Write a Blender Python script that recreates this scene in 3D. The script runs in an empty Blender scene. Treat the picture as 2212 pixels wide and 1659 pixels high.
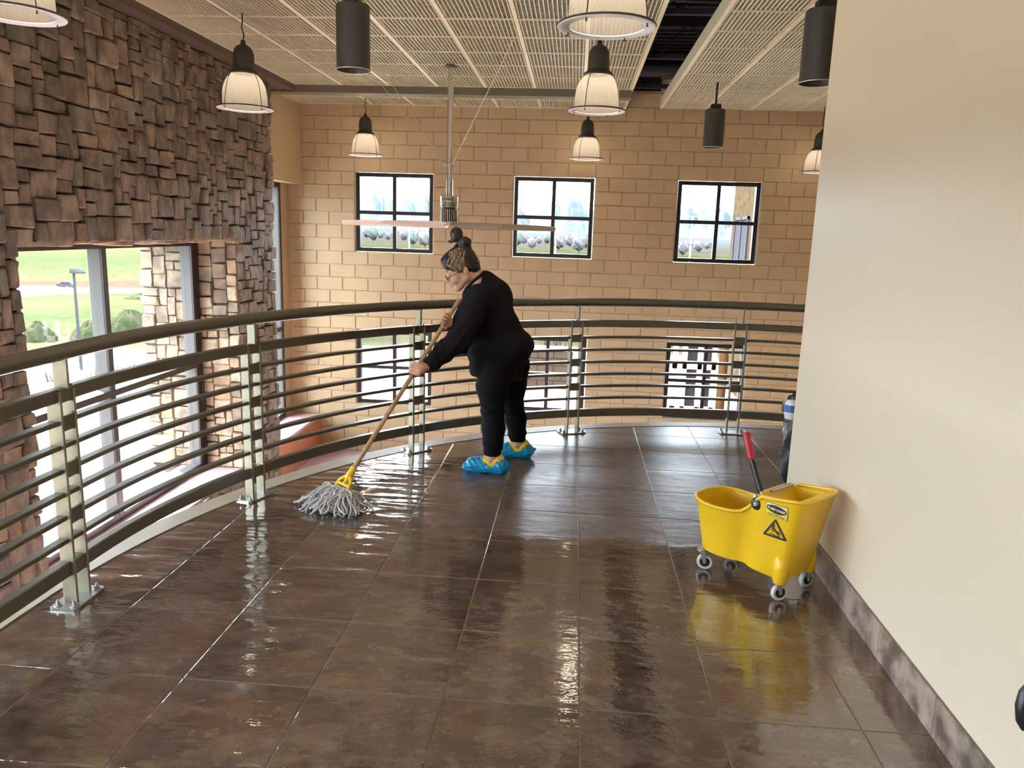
import bpy, bmesh, math, random
import numpy as np
from mathutils import Vector, Matrix

# ------------------------------------------------------------------ camera, sky, sun, exposure
scene = bpy.context.scene
COL = scene.collection
rnd = random.Random(7)
FPX, IW, IH = 1661.107, 2212.0, 1659.0
CAM = Vector((-0.0835, -4.1455, 1.5531))
_r = Vector((0.1948007, 0.07841084, 0.03864435))
RW = Matrix.Rotation(_r.length, 3, _r.normalized()) @ Matrix(((1, 0, 0), (0, 0, -1), (0, 1, 0)))
cd = bpy.data.cameras.new('camera')
cd.sensor_width = 36.0
cd.lens = FPX / IW * 36.0
cd.clip_start = 0.05
cd.clip_end = 20000
cam = bpy.data.objects.new('camera', cd)
COL.objects.link(cam)
cam.matrix_world = Matrix.Translation(CAM) @ Matrix((RW[0], -RW[1], -RW[2])).transposed().to_4x4()
scene.camera = cam
scene.view_settings.view_transform = 'Standard'
scene.view_settings.look = 'None'
scene.view_settings.exposure = 1.5
scene.view_settings.gamma = 1.0
scene.view_settings.use_curve_mapping = False
try:
    scene.cycles.use_denoising = True
    scene.cycles.max_bounces = 7
    scene.cycles.use_adaptive_sampling = True
    scene.cycles.adaptive_threshold = 0.04
    scene.cycles.diffuse_bounces = 5
    scene.cycles.transparent_max_bounces = 16
    scene.cycles.sample_clamp_indirect = 6.0
    scene.cycles.caustics_reflective = False
    scene.cycles.caustics_refractive = False
except Exception:
    pass
world = bpy.data.worlds.new('sky')
scene.world = world
world.use_nodes = True
wn = world.node_tree
wn.nodes['Background'].inputs[0].default_value = (0.80, 0.91, 1.0, 1)
wn.nodes['Background'].inputs[1].default_value = 8.0
sl = bpy.data.lights.new('sun', 'SUN')
sl.energy = 20.0
sl.angle = 0.009
sl.color = (1.0, 0.93, 0.80)
sun = bpy.data.objects.new('sun', sl)
COL.objects.link(sun)
sun.rotation_euler = Vector((0.60, -0.46, -0.66)).to_track_quat('-Z', 'Y').to_euler()


def at(x, y, Y):
    """world point at depth plane Y seen at photo pixel (x, y): a survey helper"""
    d = RW.transposed() @ Vector(((x - IW / 2) / FPX, (y - IH / 2) / FPX, 1.0))
    return CAM + d * ((Y - CAM.y) / d.y)


def portal(name, loc, direction, sx, sy):
    l = bpy.data.lights.new(name, 'AREA')
    l.shape = 'RECTANGLE'
    l.size, l.size_y = sx, sy
    l.cycles.is_portal = True
    o = bpy.data.objects.new(name, l)
    COL.objects.link(o)
    o.location = loc
    o.rotation_euler = Vector(direction).to_track_quat('-Z', 'Z').to_euler()


# ------------------------------------------------------------------ materials
def nodes_of(name):
    m = bpy.data.materials.new(name)
    m.use_nodes = True
    nt = m.node_tree
    return m, nt, nt.nodes['Principled BSDF']


def lin(c):
    return tuple((v / 12.92 if v <= 0.04045 else ((v + 0.055) / 1.055) ** 2.4) for v in c)


def pbr(name, col, rough=0.5, metal=0.0, noise=0.0, nscale=8.0, bump=0.0, bscale=40.0, spec=0.5, col2=None, stretch=(1, 1, 1), coat=0.0, trans=0.0, span=(0.33, 0.67), world=False):
    m, nt, b = nodes_of(name)
    b.inputs['Roughness'].default_value = rough
    b.inputs['Metallic'].default_value = metal
    b.inputs['Specular IOR Level'].default_value = spec
    b.inputs['Coat Weight'].default_value = coat
    b.inputs['Transmission Weight'].default_value = trans
    b.inputs['Base Color'].default_value = (*col, 1)
    N, L = nt.nodes, nt.links
    if noise or bump or col2:
        tc = N.new('ShaderNodeTexCoord')
        mp = N.new('ShaderNodeMapping')
        mp.inputs['Scale'].default_value = stretch
        src = N.new('ShaderNodeNewGeometry').outputs['Position'] if world else tc.outputs['Object']
        L.new(src, mp.inputs['Vector'])
    if noise or col2:
        t = N.new('ShaderNodeTexNoise')
        t.inputs['Scale'].default_value = nscale
        t.inputs['Detail'].default_value = 6
        t.inputs['Roughness'].default_value = 0.6
        L.new(mp.outputs[0], t.inputs['Vector'])
        r = N.new('ShaderNodeValToRGB')
        a = col
        c2 = col2 or tuple(v * (1 - noise) for v in col)
        if not col2:
            a = tuple(min(1, v * (1 + noise)) for v in col)
        r.color_ramp.elements[0].color = (*c2, 1)
        r.color_ramp.elements[1].color = (*a, 1)
        r.color_ramp.elements[0].position, r.color_ramp.elements[1].position = span
        L.new(t.outputs[0], r.inputs[0])
        L.new(r.outputs[0], b.inputs['Base Color'])
    if bump:
        t2 = N.new('ShaderNodeTexNoise')
        t2.inputs['Scale'].default_value = bscale
        t2.inputs['Detail'].default_value = 5
        L.new(mp.outputs[0], t2.inputs['Vector'])
        bp = N.new('ShaderNodeBump')
        bp.inputs['Strength'].default_value = 1.0
        bp.inputs['Distance'].default_value = bump
        L.new(t2.outputs[0], bp.inputs['Height'])
        L.new(bp.outputs[0], b.inputs['Normal'])
    return m


def glass_mat(name, tint=(1, 1, 1), refl=1.0):
    m = bpy.data.materials.new(name)
    m.use_nodes = True
    nt = m.node_tree
    nt.nodes.clear()
    N, L = nt.nodes, nt.links
    out = N.new('ShaderNodeOutputMaterial')
    mix = N.new('ShaderNodeMixShader')
    tr = N.new('ShaderNodeBsdfTransparent')
    tr.inputs[0].default_value = (*tint, 1)
    gl = N.new('ShaderNodeBsdfGlossy')
    gl.inputs['Roughness'].default_value = 0.0
    fr = N.new('ShaderNodeFresnel')
    ge = N.new('ShaderNodeNewGeometry')
    io = N.new('ShaderNodeMapRange')
    io.inputs['To Min'].default_value = 1.5
    io.inputs['To Max'].default_value = 1 / 1.5
    L.new(ge.outputs['Backfacing'], io.inputs['Value'])
    L.new(io.outputs[0], fr.inputs[0])
    mu = N.new('ShaderNodeMath')
    mu.operation = 'MULTIPLY'
    mu.inputs[1].default_value = refl
    L.new(fr.outputs[0], mu.inputs[0])
    L.new(mu.outputs[0], mix.inputs[0])
    L.new(tr.outputs[0], mix.inputs[1])
    L.new(gl.outputs[0], mix.inputs[2])
    L.new(mix.outputs[0], out.inputs[0])
    return m


def tile_mat(name, wet):
    m, nt, b = nodes_of(name)
    N, L = nt.nodes, nt.links
    geo = N.new('ShaderNodeNewGeometry')
    oi = N.new('ShaderNodeObjectInfo')
    add = N.new('ShaderNodeVectorMath')
    add.operation = 'MULTIPLY_ADD'
    comb = N.new('ShaderNodeCombineXYZ')
    L.new(oi.outputs['Random'], comb.inputs[2])
    add.inputs[1].default_value = (1, 1, 1)
    mulr = N.new('ShaderNodeVectorMath')
    mulr.operation = 'SCALE'
    mulr.inputs['Scale'].default_value = 37.0
    L.new(comb.outputs[0], mulr.inputs[0])
    L.new(geo.outputs['Position'], add.inputs[0])
    L.new(mulr.outputs[0], add.inputs[2])
    mp = N.new('ShaderNodeMapping')
    mp.inputs['Scale'].default_value = (0.9, 1.35, 1.0)
    L.new(add.outputs[0], mp.inputs['Vector'])

    def noise(sc, det=7, ro=0.65, dist=0.0):
        t = N.new('ShaderNodeTexNoise')
        t.inputs['Scale'].default_value = sc
        t.inputs['Detail'].default_value = det
        t.inputs['Roughness'].default_value = ro
        t.inputs['Distortion'].default_value = dist
        L.new(mp.outputs[0], t.inputs['Vector'])
        return t

    def ramp(src, stops):
        r = N.new('ShaderNodeValToRGB')
        while len(r.color_ramp.elements) < len(stops):
            r.color_ramp.elements.new(0.5)
        for e, (p, c) in zip(r.color_ramp.elements, stops):
            e.position = p
            e.color = (*c, 1)
        L.new(src, r.inputs[0])
        return r
    fine = noise(15.0, 9, 0.72, 0.3)
    big = noise(4.0, 6, 0.6, 0.5)
    mixn = N.new('ShaderNodeMath')
    mixn.operation = 'MULTIPLY_ADD'
    mixn.inputs[1].default_value = 0.55
    hb2 = N.new('ShaderNodeMath')
    hb2.operation = 'MULTIPLY'
    hb2.inputs[1].default_value = 0.45
    L.new(big.outputs[0], hb2.inputs[0])
    L.new(fine.outputs[0], mixn.inputs[0])
    L.new(hb2.outputs[0], mixn.inputs[2])
    base = ramp(mixn.outputs[0], [(0.38, (0.036, 0.023, 0.018)), (0.46, (0.080, 0.053, 0.040)), (0.53, (0.120, 0.086, 0.068)), (0.62, (0.180, 0.142, 0.118))])
    rust = ramp(noise(3.0, 9, 0.70, 0.8).outputs[0], [(0.47, (0, 0, 0)), (0.60, (1, 1, 1))])
    oliv = ramp(noise(9.0, 10, 0.75, 0.4).outputs[0], [(0.50, (0, 0, 0)), (0.62, (1, 1, 1))])
    m1 = N.new('ShaderNodeMix')
    m1.data_type = 'RGBA'
    m1.inputs['B'].default_value = (0.150, 0.080, 0.044, 1)
    s1 = N.new('ShaderNodeMath')
    s1.operation = 'MULTIPLY'
    s1.inputs[1].default_value = 0.6
    L.new(rust.outputs[0], s1.inputs[0])
    L.new(s1.outputs[0], m1.inputs['Factor'])
    L.new(base.outputs[0], m1.inputs['A'])
    m2 = N.new('ShaderNodeMix')
    m2.data_type = 'RGBA'
    m2.inputs['B'].default_value = (0.200, 0.150, 0.072, 1)
    s2 = N.new('ShaderNodeMath')
    s2.operation = 'MULTIPLY'
    om = ramp(noise(2.2, 4, 0.5, 0.3).outputs[0], [(0.46, (0.05, 0.05, 0.05)), (0.60, (0.8, 0.8, 0.8))])
    L.new(om.outputs[0], s2.inputs[1])
    L.new(oliv.outputs[0], s2.inputs[0])
    L.new(s2.outputs[0], m2.inputs['Factor'])
    L.new(m1.outputs['Result'], m2.inputs['A'])
    L.new(m2.outputs['Result'], b.inputs['Base Color'])
    # relief of the slate face, with a thicker rippled film of water where the mop has just passed
    def relief(sc, det, ro):
        mp2 = N.new('ShaderNodeMapping')
        mp2.inputs['Scale'].default_value = sc
        L.new(add.outputs[0], mp2.inputs['Vector'])
        t = N.new('ShaderNodeTexNoise')
        t.inputs['Scale'].default_value = 1.0
        t.inputs['Detail'].default_value = det
        t.inputs['Roughness'].default_value = ro
        L.new(mp2.outputs[0], t.inputs['Vector'])
        return t.outputs[0]
    gp = N.new('ShaderNodeSeparateXYZ')
    L.new(geo.outputs['Position'], gp.inputs[0])
    am = N.new('ShaderNodeMapRange')
    am.interpolation_type = 'SMOOTHSTEP'
    am.inputs['From Min'].default_value = -0.5
    am.inputs['From Max'].default_value = -1.25
    am.inputs['To Min'].default_value = 0.0
    am.inputs['To Max'].default_value = 0.0095
    L.new(gp.outputs[0], am.inputs['Value'])
    h1 = N.new('ShaderNodeMath')
    h1.operation = 'MULTIPLY'
    L.new(relief((2.6, 12.0, 1.0), 1.5, 0.4), h1.inputs[0])
    L.new(am.outputs[0], h1.inputs[1])
    h2 = N.new('ShaderNodeMath')
    h2.operation = 'MULTIPLY_ADD'
    h2.inputs[1].default_value = 0.0026
    L.new(relief((6.0, 16.0, 1.0), 5, 0.55), h2.inputs[0])
    L.new(h1.outputs[0], h2.inputs[2])
    bp = N.new('ShaderNodeBump')
    bp.inputs['Strength'].default_value = 1.0
    bp.inputs['Distance'].default_value = 1.0
    L.new(h2.outputs[0], bp.inputs['Height'])
    L.new(bp.outputs[0], b.inputs['Normal'])
    b.inputs['IOR'].default_value = 1.5
    b.inputs['Coat Weight'].default_value = 0.0
    b.inputs['Coat IOR'].default_value = 2.1
    L.new(bp.outputs[0], b.inputs['Coat Normal'])
    b.inputs['Roughness'].default_value = 0.3
    if wet:
        # mopped area: a film of water with its own edge; the part beyond has begun to dry
        sp = N.new('ShaderNodeSeparateXYZ')
        wob = N.new('ShaderNodeTexNoise')
        wob.inputs['Scale'].default_value = 2.2
        wob.inputs['Detail'].default_value = 4
        L.new(geo.outputs['Position'], wob.inputs['Vector'])
        wv = N.new('ShaderNodeVectorMath')
        wv.operation = 'MULTIPLY_ADD'
        wv.inputs[1].default_value = (0.35, 0.22, 0)
        L.new(wob.outputs['Color'], wv.inputs[0])
        L.new(geo.outputs['Position'], wv.inputs[2])
        L.new(wv.outputs[0], sp.inputs[0])

        def sstep(src, a, c):
            mr = N.new('ShaderNodeMapRange')
            mr.interpolation_type = 'SMOOTHSTEP'
            mr.inputs['From Min'].default_value = a
            mr.inputs['From Max'].default_value = c
            L.new(src, mr.inputs['Value'])
            return mr.outputs[0]
        my = sstep(sp.outputs[1], -0.34, -0.18)
        mx = sstep(sp.outputs[0], -0.75, -0.40)
        mm = N.new('ShaderNodeMath')
        mm.operation = 'MULTIPLY'
        L.new(my, mm.inputs[0])
        L.new(mx, mm.inputs[1])
        cw = N.new('ShaderNodeMapRange')
        cw.inputs['To Min'].default_value = 0.9
        cw.inputs['To Max'].default_value = 0.0
        L.new(mm.outputs[0], cw.inputs['Value'])
        L.new(cw.outputs[0], b.inputs['Coat Weight'])
        rr = N.new('ShaderNodeMapRange')
        rr.inputs['To Min'].default_value = 0.05
        rr.inputs['To Max'].default_value = 0.30
        L.new(mm.outputs[0], rr.inputs['Value'])
        L.new(rr.outputs[0], b.inputs['Roughness'])
        L.new(rr.outputs[0], b.inputs['Coat Roughness'])
    return m


M = {}
M['tile'] = tile_mat('slate_tile', True)
M['skirt'] = pbr('skirting_tile', (0.26, 0.20, 0.165), 0.35, noise=0.55, nscale=7, world=True, span=(0.42, 0.60), bump=0.001, bscale=30)
M['grout'] = pbr('grout', (0.17, 0.155, 0.14), 0.3)
M['curb'] = pbr('painted_curb', (0.40, 0.34, 0.25), 0.4, noise=0.1)
M['wallpaint'] = pbr('warm_white_paint', (0.70, 0.600, 0.455), 0.42, bump=0.0004, bscale=60, spec=0.35)
M['tan'] = pbr('tan_paint', (0.52, 0.40, 0.235), 0.55, bump=0.0004, bscale=90)
M['block'] = pbr('painted_block', (0.475, 0.362, 0.212), 0.55, noise=0.06, nscale=3, bump=0.0012, bscale=110, world=True)
M['joint'] = pbr('painted_joint', (0.52, 0.40, 0.235), 0.6)
M['brownbeam'] = pbr('brown_beam', (0.105, 0.075, 0.052), 0.55)
M['olivebeam'] = pbr('olive_steel', (0.16, 0.145, 0.10), 0.5)
M['mauve'] = pbr('mauve_sill', (0.50, 0.33, 0.34), 0.45, noise=0.05)
M['terracotta'] = pbr('terracotta_paint', (0.44, 0.17, 0.08), 0.5, noise=0.05)
M['grid'] = pbr('ceiling_grille', (0.74, 0.71, 0.51), 0.4)
M['plenum'] = pbr('black_plenum', (0.006, 0.006, 0.007), 0.8)
M['duct'] = pbr('dark_duct', (0.03, 0.03, 0.032), 0.5, metal=0.4)
M['alu'] = pbr('grey_aluminium', (0.115, 0.108, 0.10), 0.5)
M['bronze'] = pbr('dark_bronze_frame', (0.035, 0.026, 0.024), 0.4)
M['blackframe'] = pbr('black_window_frame', (0.016, 0.014, 0.018), 0.35)
M['glass'] = glass_mat('window_glass', (0.97, 0.985, 1.0))
M['rail'] = pbr('olive_rail_paint', (0.165, 0.148, 0.108), 0.28, metal=0.45, bump=0.0002, bscale=120, spec=0.9)
M['railpost'] = pbr('pale_olive_post_paint', (0.31, 0.285, 0.205), 0.32, noise=0.08, metal=0.25, nscale=14)
M['zinc'] = pbr('wet_steel', (0.42, 0.42, 0.40), 0.28, metal=0.7)
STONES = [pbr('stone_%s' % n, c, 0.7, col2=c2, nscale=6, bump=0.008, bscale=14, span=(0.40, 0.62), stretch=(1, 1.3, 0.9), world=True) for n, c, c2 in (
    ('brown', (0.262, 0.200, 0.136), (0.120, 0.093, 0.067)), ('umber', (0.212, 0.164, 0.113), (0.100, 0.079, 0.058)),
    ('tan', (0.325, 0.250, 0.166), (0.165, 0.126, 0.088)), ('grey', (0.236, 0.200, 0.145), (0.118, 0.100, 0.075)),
    ('rust', (0.275, 0.192, 0.125), (0.140, 0.100, 0.070)), ('lit_ochre', (0.42, 0.285, 0.170), (0.26, 0.175, 0.11)), ('lit_sand', (0.48, 0.37, 0.25), (0.32, 0.235, 0.155)))]  # last two have warm bounce light put into the stone colour
M['mortar'] = pbr('mortar', (0.05, 0.038, 0.03), 0.9)
M['darkmetal'] = pbr('charcoal_metal', (0.045, 0.042, 0.036), 0.5)
M['silver'] = pbr('fan_silver', (0.60, 0.57, 0.52), 0.32, metal=0.75)
M['blade'] = pbr('fan_blade', (0.62, 0.55, 0.47), 0.4, metal=0.2)
M['black'] = pbr('black_plastic', (0.015, 0.015, 0.017), 0.35)
M['cable'] = pbr('steel_cable', (0.66, 0.60, 0.50), 0.4, metal=0.4)
M['wood'] = pbr('worn_wood', (0.40, 0.25, 0.125), 0.5, noise=0.3, nscale=10, stretch=(6, 6, 1))
M['yellow'] = pbr('yellow_plastic', (0.80, 0.50, 0.010), 0.32, noise=0.05, nscale=4, coat=0.2)
M['yellow2'] = pbr('yellow_mop_clamp', (0.80, 0.52, 0.02), 0.35)
M['red'] = pbr('red_grip', (0.42, 0.012, 0.035), 0.4)
M['decal_black'] = pbr('decal_black', (0.012, 0.010, 0.010), 0.5)
M['decal_pale'] = pbr('decal_pale', (0.75, 0.68, 0.45), 0.5)
M['decal_yellow'] = pbr('decal_yellow', (0.85, 0.62, 0.02), 0.5)
M['rubber'] = pbr('pale_grey_tyre', (0.55, 0.54, 0.52), 0.5)
M['yarn'] = pbr('grey_mop_yarn', (0.50, 0.50, 0.51), 0.85, noise=0.3, nscale=60)
M['skin'] = pbr('skin', (0.60, 0.33, 0.225), 0.5, noise=0.06, nscale=20)
M['lips'] = pbr('lips', (0.46, 0.16, 0.13), 0.45)
M['hair'] = pbr('black_hair', (0.014, 0.011, 0.011), 0.42, noise=0.4, nscale=30, stretch=(1, 1, 4))
M['blond'] = pbr('blond_hair', (0.34, 0.235, 0.13), 0.5, col2=(0.07, 0.045, 0.028), nscale=38, stretch=(3, 3, 0.6), span=(0.38, 0.56))
M['shirt'] = pbr('black_knit', (0.007, 0.0065, 0.0085), 0.85, bump=0.0008, bscale=240, spec=0.2)
M['leggings'] = pbr('black_leggings', (0.0045, 0.004, 0.005), 0.8, bump=0.0006, bscale=300, spec=0.15)
M['clog'] = pbr('yellow_clog', (0.78, 0.52, 0.02), 0.5)
M['bag'] = pbr('black_bin_bag', (0.018, 0.019, 0.021), 0.25, bump=0.004, bscale=25, coat=0.3)
M['bluelabel'] = pbr('blue_label', (0.06, 0.17, 0.50), 0.4)
M['whiteplastic'] = pbr('white_plastic', (0.75, 0.76, 0.78), 0.35)
M['white'] = pbr('white_paint', (0.80, 0.79, 0.76), 0.5)


def cover_mat():
    m, nt, b = nodes_of('blue_shoe_cover')
    b.inputs['Base Color'].default_value = (0.005, 0.33, 0.72, 1)
    b.inputs['Roughness'].default_value = 0.22
    tr = nt.nodes.new('ShaderNodeBsdfTransparent')
    tr.inputs[0].default_value = (0.25, 0.75, 0.95, 1)
    mx = nt.nodes.new('ShaderNodeMixShader')
    mx.inputs[0].default_value = 0.72
    out = [n for n in nt.nodes if n.type == 'OUTPUT_MATERIAL'][0]
    nt.links.new(tr.outputs[0], mx.inputs[1])
    nt.links.new(b.outputs[0], mx.inputs[2])
    nt.links.new(mx.outputs[0], out.inputs[0])
    return m


M['cover'] = cover_mat()


def lens_mat():
    m, nt, b = nodes_of('prismatic_acrylic')
    N, L = nt.nodes, nt.links
    b.inputs['Base Color'].default_value = (0.66, 0.63, 0.58, 1)
    b.inputs['Roughness'].default_value = 0.12
    b.inputs['Specular IOR Level'].default_value = 0.9
    tl = N.new('ShaderNodeBsdfTranslucent')
    tl.inputs[0].default_value = (0.60, 0.57, 0.52, 1)
    tr = N.new('ShaderNodeBsdfTransparent')
    tr.inputs[0].default_value = (0.97, 0.95, 0.92, 1)
    a = N.new('ShaderNodeMixShader')
    a.inputs[0].default_value = 0.22
    L.new(b.outputs[0], a.inputs[1])
    L.new(tl.outputs[0], a.inputs[2])
    c = N.new('ShaderNodeMixShader')
    c.inputs[0].default_value = 0.52
    L.new(a.outputs[0], c.inputs[1])
    L.new(tr.outputs[0], c.inputs[2])
    out = [n for n in N if n.type == 'OUTPUT_MATERIAL'][0]
    L.new(c.outputs[0], out.inputs[0])
    # fine vertical prism ribs
    tc = N.new('ShaderNodeTexCoord')
    g = N.new('ShaderNodeTexGradient')
    g.gradient_type = 'RADIAL'
    L.new(tc.outputs['Object'], g.inputs[0])
    mu = N.new('ShaderNodeMath')
    mu.operation = 'MULTIPLY'
    mu.inputs[1].default_value = 2 * math.pi * 110
    L.new(g.outputs[1], mu.inputs[0])
    si = N.new('ShaderNodeMath')
    si.operation = 'SINE'
    L.new(mu.outputs[0], si.inputs[0])
    bp = N.new('ShaderNodeBump')
    bp.inputs['Distance'].default_value = 0.003
    L.new(si.outputs[0], bp.inputs['Height'])
    L.new(bp.outputs[0], b.inputs['Normal'])
    return m


M['lens'] = lens_mat()


# ------------------------------------------------------------------ mesh helpers
class MB:
    def __init__(self):
        self.v, self.f, self.mi = [], [], []

    def add(self, v, f, mi=0):
        o = len(self.v)
        self.v += [tuple(p) for p in v]
        self.f += [tuple(i + o for i in q) for q in f]
        self.mi += [mi] * len(f)
        return self

    def box(self, a, b, mi=0):
        x0, y0, z0 = a
        x1, y1, z1 = b
        return self.add([(x0, y0, z0), (x1, y0, z0), (x1, y1, z0), (x0, y1, z0), (x0, y0, z1), (x1, y0, z1), (x1, y1, z1), (x0, y1, z1)],
                        [(0, 3, 2, 1), (4, 5, 6, 7), (0, 1, 5, 4), (1, 2, 6, 5), (2, 3, 7, 6), (3, 0, 4, 7)], mi)

    def obox(self, c, ax, half, mi=0):
        c = Vector(c)
        a = [Vector(k) * h for k, h in zip(ax, half)]
        vs = []
        for sz in (-1, 1):
            for sx, sy in ((-1, -1), (1, -1), (1, 1), (-1, 1)):
                vs.append(c + a[0] * sx + a[1] * sy + a[2] * sz)
        return self.add(vs, [(0, 3, 2, 1), (4, 5, 6, 7), (0, 1, 5, 4), (1, 2, 6, 5), (2, 3, 7, 6), (3, 0, 4, 7)], mi)

    def tube(self, pts, r, n=8, caps=True, mi=0):
        pts = [Vector(p) for p in pts]
        rs = r if isinstance(r, (list, tuple)) else [r] * len(pts)
        vs, fs = [], []
        up = None
        for i, p in enumerate(pts):
            t = (pts[min(i + 1, len(pts) - 1)] - pts[max(i - 1, 0)]).normalized()
            if up is None:
                up = t.orthogonal().normalized()
            else:
                up = (up - t * up.dot(t))
                up = up.normalized() if up.length > 1e-6 else t.orthogonal().normalized()
            w = t.cross(up)
            for k in range(n):
                a = 2 * math.pi * k / n
                vs.append(p + (up * math.cos(a) + w * math.sin(a)) * rs[i])
        for i in range(len(pts) - 1):
            for k in range(n):
                k2 = (k + 1) % n
                fs.append((i * n + k, i * n + k2, (i + 1) * n + k2, (i + 1) * n + k))
        if caps:
            fs.append(tuple(range(n - 1, -1, -1)))
            fs.append(tuple(range((len(pts) - 1) * n, len(pts) * n)))
        return self.add(vs, fs, mi)

    def lathe(self, prof, n=32, c=(0, 0, 0), mi=0, cap=False):
        vs, fs = [], []
        for (r, z) in prof:
            for k in range(n):
                a = 2 * math.pi * k / n
                vs.append((c[0] + r * math.cos(a), c[1] + r * math.sin(a), c[2] + z))
        for i in range(len(prof) - 1):
            for k in range(n):
                k2 = (k + 1) % n
                fs.append((i * n + k, i * n + k2, (i + 1) * n + k2, (i + 1) * n + k))
        if cap:
            fs.append(tuple(range(n - 1, -1, -1)))
            fs.append(tuple(range((len(prof) - 1) * n, len(prof) * n)))
        return self.add(vs, fs, mi)

    def loft(self, rings, close=True, cap0=False, cap1=False, mi=0):
        n = len(rings[0])
        vs = [p for r in rings for p in r]
        fs = []
        for i in range(len(rings) - 1):
            for k in range(n if close else n - 1):
                k2 = (k + 1) % n
                fs.append((i * n + k, i * n + k2, (i + 1) * n + k2, (i + 1) * n + k))
        if cap0:
            fs.append(tuple(range(n - 1, -1, -1)))
        if cap1:
            fs.append(tuple(range((len(rings) - 1) * n, len(rings) * n)))
        return self.add(vs, fs, mi)

    def sweep(self, pts, sec, closed=False, mi=0):
        """sweep a (side, z) section along a plan path of (x, y)"""
        rings = []
        for i, p in enumerate(pts):
            t = Vector(pts[min(i + 1, len(pts) - 1)]) - Vector(pts[max(i - 1, 0)])
            t.normalize()
            nrm = Vector((t.y, -t.x))
            rings.append([(p[0] + nrm.x * s, p[1] + nrm.y * s, z) for s, z in sec])
        return self.loft(rings, True, True, True, mi)

    def prism(self, poly, z0, z1, mi=0):
        n = len(poly)
        vs = [(x, y, z0) for x, y in poly] + [(x, y, z1) for x, y in poly]
        fs = [tuple(range(n - 1, -1, -1)), tuple(range(n, 2 * n))]
        fs += [(k, (k + 1) % n, n + (k + 1) % n, n + k) for k in range(n)]
        return self.add(vs, fs, mi)

    def data(self, name, mats, smooth=False):
        me = bpy.data.meshes.new(name)
        me.from_pydata(self.v, [], self.f)
        for m in (mats if isinstance(mats, (list, tuple)) else [mats]):
            me.materials.append(m)
        if any(self.mi):
            me.polygons.foreach_set('material_index', self.mi)
        if smooth:
            me.polygons.foreach_set('use_smooth', [True] * len(me.polygons))
        me.update()
        return me

    def build(self, name, mats, parent=None, smooth=False, world=True, fix=True):
        me = self.data(name, mats, smooth)
        if fix and len(me.polygons) < 60000:
            bm = bmesh.new()
            bm.from_mesh(me)
            bmesh.ops.recalc_face_normals(bm, faces=bm.faces)
            bm.to_mesh(me)
            bm.free()
        return link(name, me, parent, world)


def link(name, me, parent=None, world=True):
    o = bpy.data.objects.new(name, me)
    COL.objects.link(o)
    if parent is not None:
        o.parent = parent
        if world and parent.get('_root'):
            o.matrix_parent_inverse = Matrix.Translation(-Vector(parent['_root']))
    return o


def smooth_angle(o, deg=40):
    me = o.data
    me.polygons.foreach_set('use_smooth', [True] * len(me.polygons))
    try:
        me.set_sharp_from_angle(angle=math.radians(deg))
    except Exception:
        pass
    return o


def tag(o, label=None, cat=None, group=None, kind=None):
    if label:
        o['label'] = label
    if cat:
        o['category'] = cat
    if group:
        o['group'] = group
    if kind:
        o['kind'] = kind
    return o


def thing(name, label, cat, loc=(0, 0, 0), group=None, rotz=0.0, world=True):
    o = bpy.data.objects.new(name, None)
    o.empty_display_size = 0.1
    COL.objects.link(o)
    o.location = loc
    o.rotation_euler = (0, 0, rotz)
    if world:
        o['_root'] = tuple(loc)
    return tag(o, label, cat, group)


def struct(name, mb, mat, smooth=False):
    return tag(mb.build(name, mat, None, smooth), kind='structure')


def bevel(o, w=0.004, seg=2, ang=35):
    md = o.modifiers.new('bevel', 'BEVEL')
    md.width = w
    md.segments = seg
    md.limit_method = 'ANGLE'
    md.angle_limit = math.radians(ang)
    return o


def text_mesh(body, size, bold=0.0, extrude=0.0004):
    cu = bpy.data.curves.new('lettering', 'FONT')
    cu.body = body
    cu.size = size
    cu.offset = bold
    cu.extrude = extrude
    cu.align_x = 'CENTER'
    cu.align_y = 'CENTER'
    o = bpy.data.objects.new('lettering', cu)
    COL.objects.link(o)
    dg = bpy.context.evaluated_depsgraph_get()
    me = bpy.data.meshes.new_from_object(o.evaluated_get(dg))
    bpy.data.objects.remove(o)
    bpy.data.curves.remove(cu)
    return me


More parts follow.
